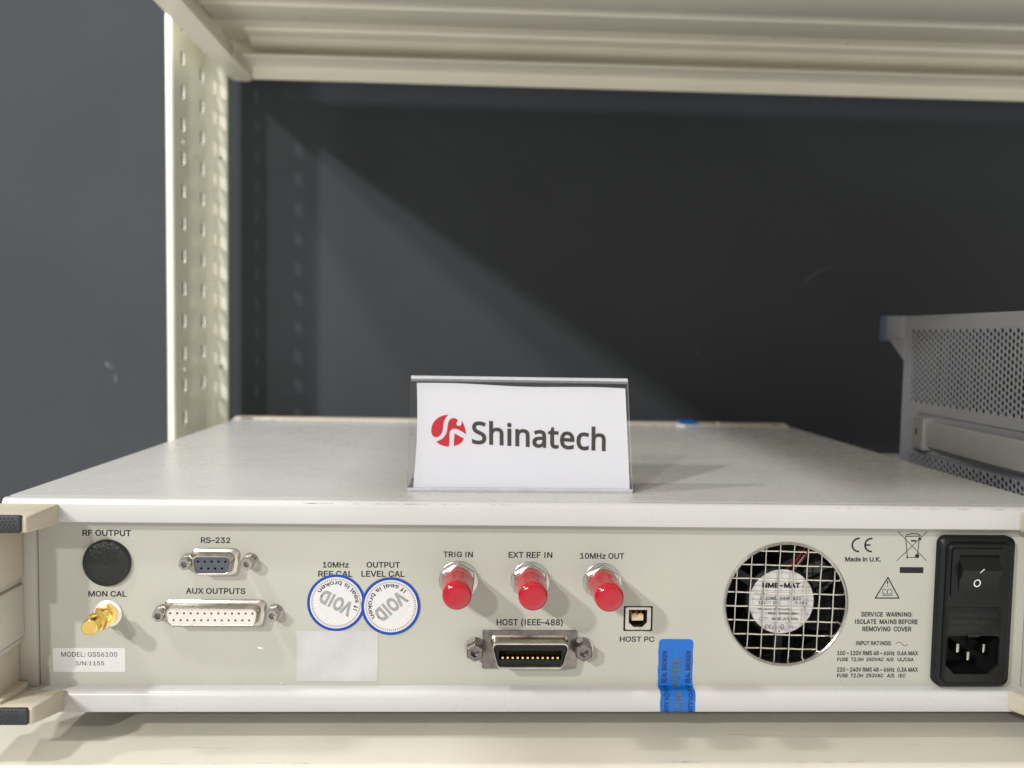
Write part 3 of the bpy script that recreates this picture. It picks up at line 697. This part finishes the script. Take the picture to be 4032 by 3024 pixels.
usbc = ipart(b, 'usb_port', inst, (c[0], PY, c[1]))
b = MB(); b.box(c[0]-2.6, c[0]+2.5, PY+.8, PY+8.9, c[1]-1.2, c[1]+1.5, M['cream_insert'], .35)
for k in (-1.3, 1.1): b.box(c[0]+k-.45, c[0]+k+.45, PY+1.2, PY+8.5, c[1]+1.5, c[1]+1.8, M['gold'])
ipart(b, 'tongue', usbc, (c[0], PY, c[1]))

# cooling fan behind its round opening
b = MB()
b.lathe(FC, [(FR+.9, PY-.02), (FR+.9, PY-.35), (FR+.3, PY-.6), (FR-.25, PY-.2), (FR-.3, PY+3)], M['nickel'], 96, cap1=False)
fan = ipart(b, 'cooling_fan', inst, (FC[0], PY, FC[1]))
FO = (FC[0], PY, FC[1])
b = MB(); rot = R(-1.3)
def rotp(x, z): return (FC[0]+x*math.cos(rot)-z*math.sin(rot), FC[1]+x*math.sin(rot)+z*math.cos(rot))
offv = pan(3068, 2379)[0]-FC[0]; offh = pan(3094, 2398)[1]-FC[1]
for k in range(-6, 7):
    for vert in (1, 0):
        d = (offv if vert else offh)+k*6.06
        if abs(d) > FR-.6: continue
        h = math.sqrt((FR-.2)**2-d*d); pts = []
        n = 24
        for i in range(n+1):
            t = -h+2*h*i/n; wob = .16*math.sin((t/6.06+k)*math.pi)*(1 if vert else -1)
            x, z = rotp(d, t) if vert else rotp(t, d); pts.append((x, PY+2.1+(.0 if vert else .42)+wob, z))
        b.tube(pts, .32, M['wire'], 6)
ipart(b, 'grille', fan, FO)
hubY = PY+9.0; HC = pan(3077, 2368, hubY)
b = MB(); fr = 29.5
b.addmesh(plate_mesh(rrect(FC[0]-31, FC[0]+31, FC[1]-30.5, FC[1]+31, 2, 3), [circ(HC[0], HC[1], 27.8, 64)], PY+4, PY+18), M['black_deep'])
b.lathe(HC, [(16.0, PY+18), (16.0, hubY+1.2), (15.2, hubY+.3), (14.4, hubY)], M['black'], 64)
for k in range(3):
    a = R(28+120*k); ca, sa = math.cos(a), math.sin(a)
    L = [[(HC[0]+r*ca-t*sa, y, HC[1]+r*sa+t*ca) for t, y in ((-2, PY+10), (2, PY+10), (2, PY+13), (-2, PY+13))] for r in (15.8, 28)]
    b.loft(L, M['black'])
b.box(FC[0]-32, FC[0]+32, PY+30, PY+31, FC[1]-32, FC[1]+32, M['black_deep'])
ipart(b, 'frame', fan, FO)
b = MB()
for k in range(7):                                                                           # swept blades
    L = []
    for i in range(7):
        r = 16+11.3*i/6; a0 = R(51.4*k+i*3.2); a1 = a0+R(40-i*1.2)
        L.append([(HC[0]+r*math.cos(a0), PY+14, HC[1]+r*math.sin(a0)), (HC[0]+r*math.cos((a0+a1)/2), PY+18.5, HC[1]+r*math.sin((a0+a1)/2)), (HC[0]+r*math.cos(a1), PY+22, HC[1]+r*math.sin(a1))])
    b.loft(L, M['black'], False, False, True, closed=False)
ipart(b, 'impeller', fan, FO)
b = MB()
for q, mm in (([(4, 11.5), (7, 15), (10.5, 19.5), (13, 25)], 'wire_red'), ([(-2, 13), (4, 16.5), (7.5, 22), (10, 26)], 'black'), ([(1, 12.5), (5.5, 16), (9, 21), (11.5, 26)], 'wire_red'), ([(9, 17), (13, 21), (17, 22)], 'black')):
    b.tube([(HC[0]+x, PY+7.5+.4*i, HC[1]+z+3) for i, (x, z) in enumerate(q)], .8, M[mm], 8)
ipart(b, 'fan_lead', fan, FO)
b = MB()
b.loft([lift(circ(*HC, 14.4, 64), hubY+.1), lift(circ(*HC, 14.2, 64), hubY-.02)], M['fan_label'], False, True)
HS = 14.4/300.0
def hp(x, y): return (HC[0]+(x-833)*HS, HC[1]-(y-815)*HS)
hy = hubY-.08
for t, x0_, y0_, x1_, y1_, bo in (("NMB-MAT", 650, 690, 1000, 642, .08), ("7", 1016, 690, 1034, 664, 0), ("MODEL", 580, 750, 708, 735, 0), ("2410ML-04W-B30", 632, 800, 1014, 770, .03), ("12V", 622, 840, 688, 812, .03), ("DC", 757, 840, 815, 812, .03), ("0.16A", 960, 840, 1070, 812, .03),
        ("Minebea-Matsushita", 620, 896, 925, 876, 0), ("Motor Corporation", 715, 942, 992, 912, .03), ("MADE IN CHINA", 750, 986, 994, 964, .04), ("00", 665, 1000, 700, 978, 0), ("LISTED", 820, 1082, 884, 1072, 0)):
    put_text(b, t, hp(x0_, y0_), hp(x1_, y1_), hy, M['ink'], bo)
for y_ in (716, 855): stroke(b, [hp(545, y_), hp(1122, y_)], .10, M['ink'], hy)
for q in ([(630, 1000), (630, 965), (714, 965), (714, 1000)], [(700, 818), (738, 818)], [(700, 830), (710, 830)], [(714, 830), (724, 830)], [(728, 830), (738, 830)], [(752, 1070), (782, 1030), (810, 1070), (752, 1070)], [(905, 1035), (912, 1064), (925, 1064), (930, 1035), (948, 1064)]): stroke(b, [hp(*p) for p in q], .14, M['ink'], hy)
for cx_ in (708, 742): stroke(b, [(hp(cx_, 1050)[0]+.9*math.cos(R(a)), hp(cx_, 1050)[1]+.9*math.sin(R(a))) for a in range(70, 291, 20)], .25, M['ink'], hy)
stroke(b, [hp(730, 1050), hp(745, 1050)], .2, M['ink'], hy)
stroke(b, [(hp(850, 1050)[0]+1.0*math.cos(R(a)), hp(850, 1050)[1]+1.0*math.sin(R(a))) for a in range(40, 325, 20)], .22, M['ink'], hy)
put_text(b, "SP", hp(840, 1062), hp(866, 1040), hy, M['ink'], 0)
b.loft([lift([hp(813, 1088), hp(831, 1088), hp(822, 1102)], hy), lift([hp(818, 1091), hp(826, 1091), hp(822, 1096)], hy-.005)], M['ink'], False, True)
ipart(b, 'hub_label', fan, FO)

# mains inlet with switch and fuse drawer
def PI(x, y, yy=PY): return pan(3232+x*.4822, 2000+y*.4822, yy)
bl = PI(888, 1436); tr = PI(1548, 222)
X0, X1, Z0, Z1 = bl[0], PI(1530, 800)[0], bl[1], tr[1]
yF = PY-5.2
b = MB()
def rr_(e, y, r): return lift(rrect(X0+e, X1-e, Z0+e, Z1-e, r, 6), y)
b.loft([rr_(0, PY-.02, 3.6), rr_(0, PY-2.4, 3.6), rr_(.6, PY-3.2, 3.2), rr_(2.0, PY-3.8, 2.8), rr_(2.5, PY-3.6, 2.6), rr_(2.9, yF+.3, 2.4), rr_(3.2, yF, 2.2)], M['black'], False, False, True)
s0 = PI(1052, 722, yF); s1 = PI(1505, 330, yF)
e0 = PI(1008, 1358, yF); e1 = PI(1462, 1045, yF)
ch = 4.2
iec = [(e0[0]+ch, e0[1]), (e1[0]-ch, e0[1]), (e1[0], e0[1]+ch), (e1[0], e1[1]-1), (e1[0]-1, e1[1]), (e0[0]+1, e1[1]), (e0[0], e1[1]-1), (e0[0], e0[1]+ch)]
sw = rrect(s0[0], s1[0], s0[1], s1[1], 1.2, 4)
b.addmesh(plate_mesh(rrect(X0+3.2, X1-3.2, Z0+3.2, Z1-3.2, 2.2, 6), [sw, iec], yF+.001, yF+2.0), M['black'])
L = [lift(iec, yF+1.5), lift(iec, PY+10)]
b.loft(L, M['black'], False, True)
b.box(s0[0], s1[0], yF+1.6, yF+2.2, s0[1], s1[1], M['black'])
f0 = PI(1030, 1025, yF); f1 = PI(1478, 812, yF)
b.box(f0[0], f1[0], yF-.22, yF+.4, f0[1], f1[1], M['black'], .15)
n0 = PI(1198, 1052, yF); n1 = PI(1295, 1030, yF); b.box(n0[0], n1[0], yF-.3, yF+.5, n0[1], n1[1], M['black_deep'])
IO = ((X0+X1)/2, PY, (Z0+Z1)/2)
inlet = ipart(b, 'mains_inlet', inst, IO)
# raised lettering on the fuse drawer (barely legible black on black)
b = MB(); fy = yF-.26
for t, x0_, y0_, x1_, y1_ in (("FOR CONTINUED PROTECTION", 1040, 885, 1440, 858), ("REPLACE FUSE ONLY", 1060, 945, 1390, 915), ("SAME TYPE / RATING", 1050, 990, 1300, 962)):
    put_text(b, t, PI(x0_, y0_, yF), PI(x1_, y1_, yF), fy, M['rubber'])
ipart(b, 'lettering', inlet, IO)
b = MB()
rr0 = rrect(s0[0]+.15, s1[0]-.15, s0[1]+.15, s1[1]-.15, 1.1, 4); r0 = PI(1112, 672, yF); r1 = PI(1490, 385, yF); r1 = (s1[0]-(r0[0]-s0[0])*.9, r1[1])
b.addmesh(plate_mesh(rr0, [[(r0[0], r0[1]), (r1[0], r0[1]), (r1[0], r1[1]), (r0[0], r1[1])]], yF-.7, yF+1.4), M['black'])
zt, zr, zb = r1[1]-.05, r1[1]-(r1[1]-r0[1])*.38, r0[1]+.05
prof = [(yF+1.5, zb), (yF-.9, zb), (yF-1.5, (zb+zr)/2), (yF-3.4, zr-.6), (yF-3.6, zr), (yF-3.3, zr+.4), (yF+.5, zt), (yF+1.5, zt)]
b.loft([[(x, y, z) for y, z in prof] for x in (r0[0]+.1, r1[0]-.1)], M['black'], smooth=True)
roc = ipart(b, 'rocker_switch', inlet, IO)
b = MB()
def onface(z):                                                                               # depth of the rocker's lower face
    t = (z-(zb+zr)/2)/((zr-.6)-(zb+zr)/2); 
    return yF-1.5-1.9*t if t > 0 else yF-1.5+.6*(-t)
cO = PI(1279, 616, yF-1.5); cI = PI(1308, 508, yF-2.6)
ring = [(cO[0]+1.35*math.cos(R(a)), cO[1]+1.55*math.sin(R(a))) for a in range(0, 361, 15)]
L = []
for k, (x, z) in enumerate(ring):
    dx, dz = x-cO[0], z-cO[1]; L.append([(cO[0]+dx*.82, onface(cO[1]+dz*.82)-.06, cO[1]+dz*.82), (cO[0]+dx*1.1, onface(cO[1]+dz*1.1)-.06, cO[1]+dz*1.1)])
b.loft(L, M['white'], False, False, closed=False)
b.loft([[(cI[0]-.95, onface(cI[1]-1.0)-.08, cI[1]-1.0), (cI[0]-.5, onface(cI[1]-1.0)-.08, cI[1]-1.0)], [(cI[0]+.25, onface(cI[1]+.9)-.08, cI[1]+.9), (cI[0]+.75, onface(cI[1]+.9)-.08, cI[1]+.9)]], M['white'], False, False, closed=False)
ipart(b, 'lettering', inlet, IO)
b = MB()
for (px_, pz_) in (PI(1195, 1205, yF+5), PI(1290, 1120, yF+8), PI(1078, 1118, yF+8)):
    b.box(px_-.75, px_+.75, yF+4.2, PY+9.9, pz_-2.0, pz_+2.0, M['nickel'], .4)
ipart(b, 'contact_pin', inlet, IO)

# stickers
def rect_sticker(name, u0, v0, u1, v1, m, lines=(), th=.14, mb=None):
    b = MB(); p = pan(u0, v1); q = pan(u1, v0)
    b.loft([lift(rrect(p[0], q[0], p[1], q[1], .8, 4), PY-.01), lift(rrect(p[0], q[0], p[1], q[1], .8, 4), PY-th)], m)
    for t, a0, c0, a1, c1 in lines: put_text(b, t, pan(a0, c0), pan(a1, c1), PY-th-.04, M['ink'], .004)
    return ipart(b, name, inst, (p[0], PY, p[1]))
rect_sticker('model_label', 210, 2551, 494, 2645, M['label'], (("MODEL: GSS6100", 242, 2585, 462, 2567), ("S/N:1155", 298, 2621, 411, 2603)))
rect_sticker('blank_label', 1168, 2484, 1489, 2682, M['pale_label'])['label'] = 'plain pale silver sticker'
def round_seal(u, v, r, ang, y0):
    c = Vector(pan(u, v)); b = MB()
    y1 = y0-.12
    b.loft([lift(circ(c.x, c.y, r, 80), y0), lift(circ(c.x, c.y, r, 80), y1)], M['sticker'])
    b.loft([lift(circ(c.x, c.y, r, 80), y1-.03), lift(circ(c.x, c.y, r*.905, 80), y1-.031)], M['blue_ring'], False, False)
    a0 = R(ang)
    def rot(x, z): return (c.x+x*math.cos(a0)-z*math.sin(a0), y1-.05, c.y+x*math.sin(a0)+z*math.cos(a0))
    for k in range(78):
        a = 2*math.pi*k/78; rad = r*.83; x, z = rad*math.cos(a), rad*math.sin(a)
        e = [(.42*math.cos(t), .20*math.sin(t)) for t in [i*math.pi/4 for i in range(8)]]
        vs = [b.bm.verts.new((c.x+x+p*math.cos(a)-q*math.sin(a), y1-.03, c.y+z+p*math.sin(a)+q*math.cos(a))) for p, q in e]
        b.face(vs, b.mi(M['dot_print']))
    # arc text below the centre, tops towards the centre
    def bottom(s0, rad):
        def fn(s, t):
            a = R(270)+(s-s0)/rad; rr2 = rad-t; x, y, z = rot(rr2*math.cos(a), rr2*math.sin(a)); return (x, y-.02, z)
        return fn
    wd = r*2.26; warp_text(b, "If seal is broken", bottom(wd/2, r*.765), M['ink'], .02, None, 1.75, wd)
    def topf(s0, rad):
        def fn(s, t):
            a = R(90)-(s-s0)/rad; rr2 = rad+t; return rot(rr2*math.cos(a), rr2*math.sin(a))
        return fn
    wd = r*2.1; warp_text(b, "No Warranty", topf(wd/2, r*.60), M['pink_print'], .02, None, 2.0, wd)
    h = r*.43
    def flat(s, t): return rot(s-r*.59, t-h/2)
    warp_text(b, "VOID", flat, M['grey_print'], .08, None, h, r*1.18)
    return ipart(b, 'warranty_seal', inst, (c.x, PY, c.y))
o = round_seal(1324, 2373, 12.05, 153, PY-.01); o['label'] = 'round seal on the left, upside down'
o = round_seal(1539, 2386, 12.3, 221, PY-.14); o['label'] = 'round seal overlapping its neighbour'

# blue seal wrapped from the panel over the lower cover edge
A = pan(2594, 2516); B_ = pan(2730, 2516); zt = A[1]
path = [(PY-.12, zt), (PY-.12, 10.2), (PY-.7, 9.45), (PY-1.8, 9.2), (2.6, 9.12), (1.4, 8.92), (.55, 8.3), (.02, 7.45), (-.16, 6.4), (-.16, .9), (.1, .1), (.9, -.16), (9, -.16)]
plen = [0]
for p, q in zip(path, path[1:]): plen.append(plen[-1]+math.hypot(q[0]-p[0], q[1]-p[1]))
def along(s):
    s = max(0, min(s, plen[-1]))
    for i in range(len(path)-1):
        if s <= plen[i+1]+1e-9:
            t = (s-plen[i])/(plen[i+1]-plen[i]); a, c = path[i], path[i+1]
            return a[0]+(c[0]-a[0])*t, a[1]+(c[1]-a[1])*t, (c[0]-a[0], c[1]-a[1])
x0b, x1b = A[0], B_[0]
def on_strip(s, x, off):
    y, z, d = along(s); l = math.hypot(*d); 
    return (x, y+off*(d[1]/l), z-off*(d[0]/l))
b = MB(); L = []
ss = [0, .25, .6, 1.1, 1.7]+[1.7+(plen[-1]-1.7)*k/90 for k in range(1, 91)]
for s in ss:
    ins = 1.6-math.sqrt(max(0, 1.6**2-(1.6-min(s, 1.6))**2)); wob = .12*math.sin(s*.8)
    L.append([on_strip(s, x0b+ins+wob, .0), on_strip(s, (x0b+x1b)/2, .0), on_strip(s, x1b-ins+wob*.5, .0)])
b.loft(L, M['blue'], False, False, True, closed=False)
def col(xbase, s_end, k):
    # text reads upward: its last letter ends at s_end below the top edge
    return lambda s, t: on_strip(s_end[0]-s, xbase-t, s_end[1])
for xb in (.245, .93): 
    wd = 35.5; warp_text(b, "WARRANTY VOID IF SEAL BROKEN", col(x0b+(x1b-x0b)*xb, (5.2+wd, .16), 1), M['blue_ink'], .03, None, 1.9, wd)
wd = 26.5; warp_text(b, "BLINK SYSTEM", col(x0b+(x1b-x0b)*.62, (8.2+wd, .16), 1), M['gold_ink'], .03, None, 3.1, wd)
sl = ipart(b, 'blue_seal', inst, (x0b, PY, zt))
# flag of the blue seal on the far edge of the cover
b = MB()
ft0, ft1 = at(2660, 1653, 1, D+7), at(2726, 1654, 1, D+7); fb0, fb1 = at(2712, 1678, 2, H+.15), at(2768, 1678, 2, H+.15); ff0, ff1 = at(2682, 1667, 1, D-2), at(2742, 1666, 1, D-2)
P = [ft0]
b.loft([[tuple(fb0), tuple(fb1)], [(ff0.x+8, D-6, H+.2), (ff1.x+6, D-6, H+.2)], [tuple(ff0), tuple(ff1)], [tuple(ft0), tuple(ft1)]], M['blue'], False, False, True, closed=False)
ipart(b, 'blue_seal', inst, (P[0].x, D, H))

# ------------------------------------------------------------------ name card in a clear stand on the cover
BL = at(1603, 1938, 2, H); BR = at(2492, 1944, 2, H)
cw_ = (BR-BL).length; ang = math.atan2(BR.y-BL.y, BR.x-BL.x); lean = 18.0; ch_ = 49.6
card = empty('name_card_stand', (BL.x, BL.y, H), 'clear acrylic name card stand with a white printed paper, on the cream instrument', 'name card')
card.rotation_euler = (0, 0, ang)
def cpart(mb, name, parent=card):
    return mb.build(name, parent)
tl = math.atan2(lean, ch_)
def cf(x, h, d):
    """point of the card: x along it, h up its face, d behind its front face"""
    return (x, h*math.sin(tl)+d*math.cos(tl), H*0+h*math.cos(tl)-d*math.sin(tl)+.35)
narrow = 1.6                                                                                  # the card's sides draw in a little
def cx(x, h): return x
Lh = math.hypot(lean, ch_)
b = MB()
def sheet(d0, d1, h0, h1, m=M['acrylic']):
    L = [[cf(x, h, d) for h, d in ((h0, d0), (h1, d0), (h1, d1), (h0, d1))] for x in (0, cw_)]
    mi = b.mi(m); me_ = b.mi(M['acrylic_edge'])
    rows = [[b.bm.verts.new(p) for p in l] for l in L]
    for i in range(4):
        j = (i+1) % 4; b.face((rows[0][i], rows[0][j], rows[1][j], rows[1][i]), mi if i in (0, 2) else me_)
    b.face(list(reversed(rows[0])), me_); b.face(rows[1], me_)
sheet(0, 1.5, 1.6, Lh-1.6); sheet(2.6, 4.1, 1.6, Lh-1.6)
def bend(cd, chh, r0, r1, a0, a1, m):
    pr_ = [(chh+r1*math.sin(R(a0+(a1-a0)*k/8)), cd+r1*math.cos(R(a0+(a1-a0)*k/8))) for k in range(9)]+[(chh+r0*math.sin(R(a1+(a0-a1)*k/8)), cd+r0*math.cos(R(a1+(a0-a1)*k/8))) for k in range(9)]
    b.loft([[cf(x, h, d) for h, d in pr_] for x in (0, cw_)], m, smooth=True)
bend(2.05, Lh-1.6, .55, 2.05, 180, 0, M['acrylic_edge'])
bend(2.05, 1.6, .55, 2.05, 180, 270, M['acrylic_edge'])
# foot sheet running back along the cover, joined to the rear pane
ft = [(2.6, .36), (2.6, 1.9), (6, 1.7), (34, 1.7), (34, .2), (6, .2)]
mi = b.mi(M['acrylic'])
b.loft([[(x, y, z) for y, z in ft] for x in (0, cw_)], M['acrylic'])
st = cpart(b, 'acrylic_stand')
# paper
b = MB()
def pp(x, h):
    """slightly buckled paper between the panes"""
    u, v = x/cw_, h/Lh
    return cf(x, h, 2.05+.28*math.sin(3.1*u+1.2*v)*math.sin(2.2*v+.4)-.05)
NX, NH = 40, 20; px0, px1 = 2.4, cw_-1.0; ph0 = 1.6
def ptop(x): u = (x-px0)/(px1-px0); return Lh-3.0-1.5*u+.35*math.sin(u*9)
def pleft(v): return px0-.0+ .9*math.sin(v*3.0)
grid = [[b.bm.verts.new(pp(pleft(j/NH)+(px1-pleft(j/NH))*i/NX, ph0+(ptop(px0+(px1-px0)*i/NX)-ph0)*j/NH)) for j in range(NH+1)] for i in range(NX+1)]
mi = b.mi(M['paper'])
for i in range(NX):
    for j in range(NH): b.face((grid[i][j], grid[i+1][j], grid[i+1][j+1], grid[i][j+1]), mi, True)
paper = cpart(b, 'paper_card')
# printed word and emblem on the paper; measured on the sign's own face, 2212 x 1207 px
def sx_(px_): return (px_-205)/(2000-205)*cw_
SC = cw_/1795.0
def sxy(x, y):
    lx = 205+(255-205)*(1085-y)/(1085-150)*.9; k = cw_/(2000-205-(1085-y)/(1085-150)*95)
    h = (1085-y-(x-205)*.018)/(930)*Lh
    return ((x-lx)*k, h)
def ink(x, y, off=.14):
    X_, h = sxy(x, y); p = Vector(pp(X_, h)); n = Vector((0, -math.cos(tl), math.sin(tl))); q = p+n*off; return (q.x, q.y, q.z)
b = MB()
me = text_mesh("Shinatech", FONT_HUM, .036, 1.03, 6); bx0, bx1, by0, by1 = bounds(me)
def word(v):
    t = (v.x-bx0)/(bx1-bx0); x = 718+t*(1783-718); base = 685+t*32; top = 498+t*30
    base0 = base; s = (v.y-0)/(by1-0); return ink(x, base0+(top-base0)*s)
for v in me.vertices: v.co = Vector(word(v.co))
b.addmesh(me, M['logo_grey']); cpart(b, 'lettering', paper)
b = MB()
def blob(pts):
    me = plate_mesh([(x, -y) for x, y in pts], [], 0, .002)
    t = bmesh.new(); t.from_mesh(me); bpy.data.meshes.remove(me)
    bmesh.ops.triangulate(t, faces=t.faces[:])
    for v in t.verts: v.co = Vector(ink(v.co.x, -v.co.z, .14+.02*(v.co.y > .001)))
    mi_ = b.mi(M['logo_red'])
    for f in t.faces: f.material_index = mi_
    b.add(t)
def bez(*P, n=14):
    out = []
    for seg in P:
        a, c1, c2, d = [Vector(p) for p in seg]
        out += [tuple(a*(1-t)**3+3*c1*t*(1-t)**2+3*c2*t*t*(1-t)+d*t**3) for t in [i/n for i in range(n)]]
    return out
blob(bez(((537, 462), (505, 485), (495, 520), (492, 560)), ((492, 560), (488, 610), (470, 640), (438, 646)), ((438, 646), (412, 648), (398, 625), (398, 595)), ((398, 595), (400, 520), (460, 465), (537, 462))))
blob(bez(((437, 681), (480, 668), (512, 640), (522, 590)), ((522, 590), (530, 540), (530, 490), (575, 488)), ((575, 488), (600, 488), (612, 503), (604, 516)), ((604, 516), (590, 528), (596, 548), (612, 551)), ((612, 551), (632, 552), (642, 535), (637, 505)), ((637, 505), (660, 540), (670, 580), (672, 617)), ((672, 617), (645, 598), (625, 582), (590, 574)), ((590, 574), (555, 570), (540, 590), (540, 640)), ((540, 640), (541, 670), (538, 695), (535, 719)), ((535, 719), (495, 720), (455, 705), (437, 681))))
blob([(582, 611), (655, 651), (640, 678), (612, 700), (575, 714), (577, 660)])
cpart(b, 'emblem', paper)

# ------------------------------------------------------------------ the grey perforated chassis at the right
BX = 455.0; BY1 = 168.5; BY0 = -60.0; BZ0, BZ1 = ZS+9, 173.2
chs = empty('perforated_chassis', (BX+110, 60, ZS), 'grey perforated equipment case with carrying strap, beside the cream instrument', 'equipment case')
CO = Vector((BX+110, 60, ZS))
def gpart(mb, name, parent=chs):
    for v in mb.bm.verts: v.co -= CO
    o = mb.build(name, parent); return o
TH = 1.2
b = MB()
ex = BX+220
b.box(BX+TH, ex, BY0, BY1-1.2, BZ1-TH, BZ1, M['chassis'], .4); b.box(BX+TH, ex, BY0, BY1-1.2, BZ0, BZ0+TH, M['chassis'])
b.box(ex, ex+TH, BY0, BY1, BZ0, BZ1, M['chassis']); b.box(BX+TH, ex, BY1-1.2, BY1, BZ0, BZ1-TH, M['chassis'], .3); b.box(BX+TH, ex, BY0-1.2, BY0, BZ0, BZ1, M['chassis'])
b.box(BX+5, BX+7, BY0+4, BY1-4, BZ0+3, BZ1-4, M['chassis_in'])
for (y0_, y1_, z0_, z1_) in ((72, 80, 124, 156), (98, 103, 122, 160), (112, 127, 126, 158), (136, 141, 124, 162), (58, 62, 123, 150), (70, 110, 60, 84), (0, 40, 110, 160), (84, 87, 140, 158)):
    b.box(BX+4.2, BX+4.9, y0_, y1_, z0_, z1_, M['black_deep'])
body = gpart(b, 'case')
# side sheet: solid margins and two perforated fields
PH = 3.5; PC = PH*.866; HR = 1.32
def perf(mb, ylo, yhi, zlo, zhi):
    """hexagonal cells, each with a round hole; cell edges are covered by the margins"""
    mi = mb.mi(M['chassis']); n = 12; cache = {}
    def vert(x, y, z):
        k = (round(x, 2), round(y, 2), round(z, 2))
        if k not in cache: cache[k] = mb.bm.verts.new((x, y, z))
        return cache[k]
    ncol = int((yhi-ylo)/PC)
    for i in range(ncol+1):
        yc = yhi-i*PC; zc = zhi-(PH/2 if i % 2 else 0)
        Rr = PH/math.sqrt(3); first = True; zs = []
        while zc > zlo-.1: zs.append(zc); zc -= PH
        for zc in (zs[0]+PH, zs[-1]-PH):                                                    # blank cells closing the zigzag ends
            mb.face([vert(BX, yc+Rr*math.cos(math.pi/3*k), zc+Rr*math.sin(math.pi/3*k)) for k in range(6)], mi)
        for zc in zs:
            hexp = []
            for k in range(6):
                a0 = math.pi/3*k; a1 = math.pi/3*(k+1)
                p0_ = (yc+Rr*math.cos(a0), zc+Rr*math.sin(a0)); p1_ = (yc+Rr*math.cos(a1), zc+Rr*math.sin(a1))
                hexp += [p0_, ((p0_[0]+p1_[0])/2, (p0_[1]+p1_[1])/2)]
            for x in (BX,):
                ho = [(yc+HR*math.cos(math.pi/6*k), zc+HR*math.sin(math.pi/6*k)) for k in range(n)]
                O_ = [vert(x, *p) for p in hexp]; I_ = [mb.bm.verts.new((x, *p)) for p in ho]; J_ = [mb.bm.verts.new((x+.5, *p)) for p in ho]
                for k in range(n):
                    l = (k+1) % n; mb.face((O_[k], I_[k], I_[l], O_[l]), mi); mb.face((I_[k], J_[k], J_[l], I_[l]), mi, True)
b = MB()
fy1, fy0 = 158.8, -40.0; uz_hi, uz_lo = 163.6, 121.6; lz_hi, lz_lo = 88.6, 30
perf(b, fy0, fy1, uz_lo, uz_hi); perf(b, fy0, fy1, lz_lo, lz_hi)
mg = .9
outer = [(BY0, BZ0), (BY1, BZ0), (BY1, BZ1), (BY0, BZ1)]
hl = [[(fy0-mg, uz_lo-1.6), (fy1+mg+.5, uz_lo-1.6), (fy1+mg+.5, uz_hi+1.6), (fy0-mg, uz_hi+1.6)], [(fy0-mg, lz_lo-1.6), (fy1+mg+.5, lz_lo-1.6), (fy1+mg+.5, lz_hi+1.6), (fy0-mg, lz_hi+1.6)]]
me = plate_mesh(outer, hl, 0, TH); me.transform(Matrix(((0, 1, 0, BX-.12), (1, 0, 0, 0), (0, 0, 1, 0), (0, 0, 0, 1))))
b.addmesh(me, M['chassis'])
gpart(b, 'side_panel', chs)
# recess lines and strap handle
b = MB(); b.box(BX-.9, BX-.13, -30, 148, 114.6, 116.2, M['chassis'], .3); b.box(BX-.9, BX-.13, -30, 150, 91.2, 92.6, M['chassis'], .3)
gpart(b, 'rib', chs)
b = MB()
cap = [(133.0, BX-4.6), (134.2, BX-5.2), (150, BX-2.6), (153.5, BX-.14)]
b.loft([[(x, y, z) for y, x in cap+[(133, BX-.14)]] for z in (94.2, 112.8)], M['handle'], smooth=False)
capo = gpart(b, 'strap_mount', chs)
b = MB(); L = []
b.lathe((0, 0), [(2.0, 0), (2.0, .5), (.05, .5)], M['darknut'], 20)
for v in b.bm.verts: v.co = Vector((BX-4.2-v.co.y+.9, 143.2+v.co.x, 103.9+v.co.z))
gpart(b, 'screw', capo)
b = MB(); L = []
for i in range(30):
    y = 131.8-i*6; bow = 3.2+4.2*math.sin(math.pi*min(1, i/26))
    x = BX-bow; L.append([(x+1.2, y, 95.6), (x, y, 96.6), (x-.6, y, 100), (x-.6, y, 107), (x, y, 110.2), (x+1.2, y, 111.2), (x+2.6, y, 110), (x+2.6, y, 97)])
b.loft(L, M['handle'], smooth=True); gpart(b, 'carrying_strap', chs)
# rear corner foot with blue end
b = MB()
b.loft([[(x, y, z) for y, z in ((BY1-.5, 172.8), (BY1+13, 172.2), (BY1+20, 171.4), (BY1+20, 159.2), (BY1+17.5, 157.8), (BY1-.5, 146))] for x in (BX-.6, BX+26)], M['chassis'])
b.box(BX-1.6, BX+25, BY1+.3, BY1+20.2, 159.2, 173.3, M['chassis'], .8)
ft_ = gpart(b, 'corner_foot', chs)
b = MB(); b.box(BX-1.9, BX+26, BY1+20.3, BY1+30, 157.5, 174.2, M['blue_soft'], 1.6, 3); gpart(b, 'end_cap', ft_)
b = MB(); b.box(BX-3, BX+26, BY1+.3, BY1+20, ZS+1, 84.5, M['chassis'], .8); gpart(b, 'corner_foot', chs)
for fx in (BX+20, ex-20):
    for fy in (BY0+20, BY1-20):
        b = MB(); L = [[(fx+9*math.cos(a*math.pi/10), fy+9*math.sin(a*math.pi/10), z) for a in range(20)] for z in (ZS, BZ0-.02)]
        b.loft(L, M['rubber']); gpart(b, 'foot', chs)
for o in scn.objects:
    if '_o' in o: del o['_o']
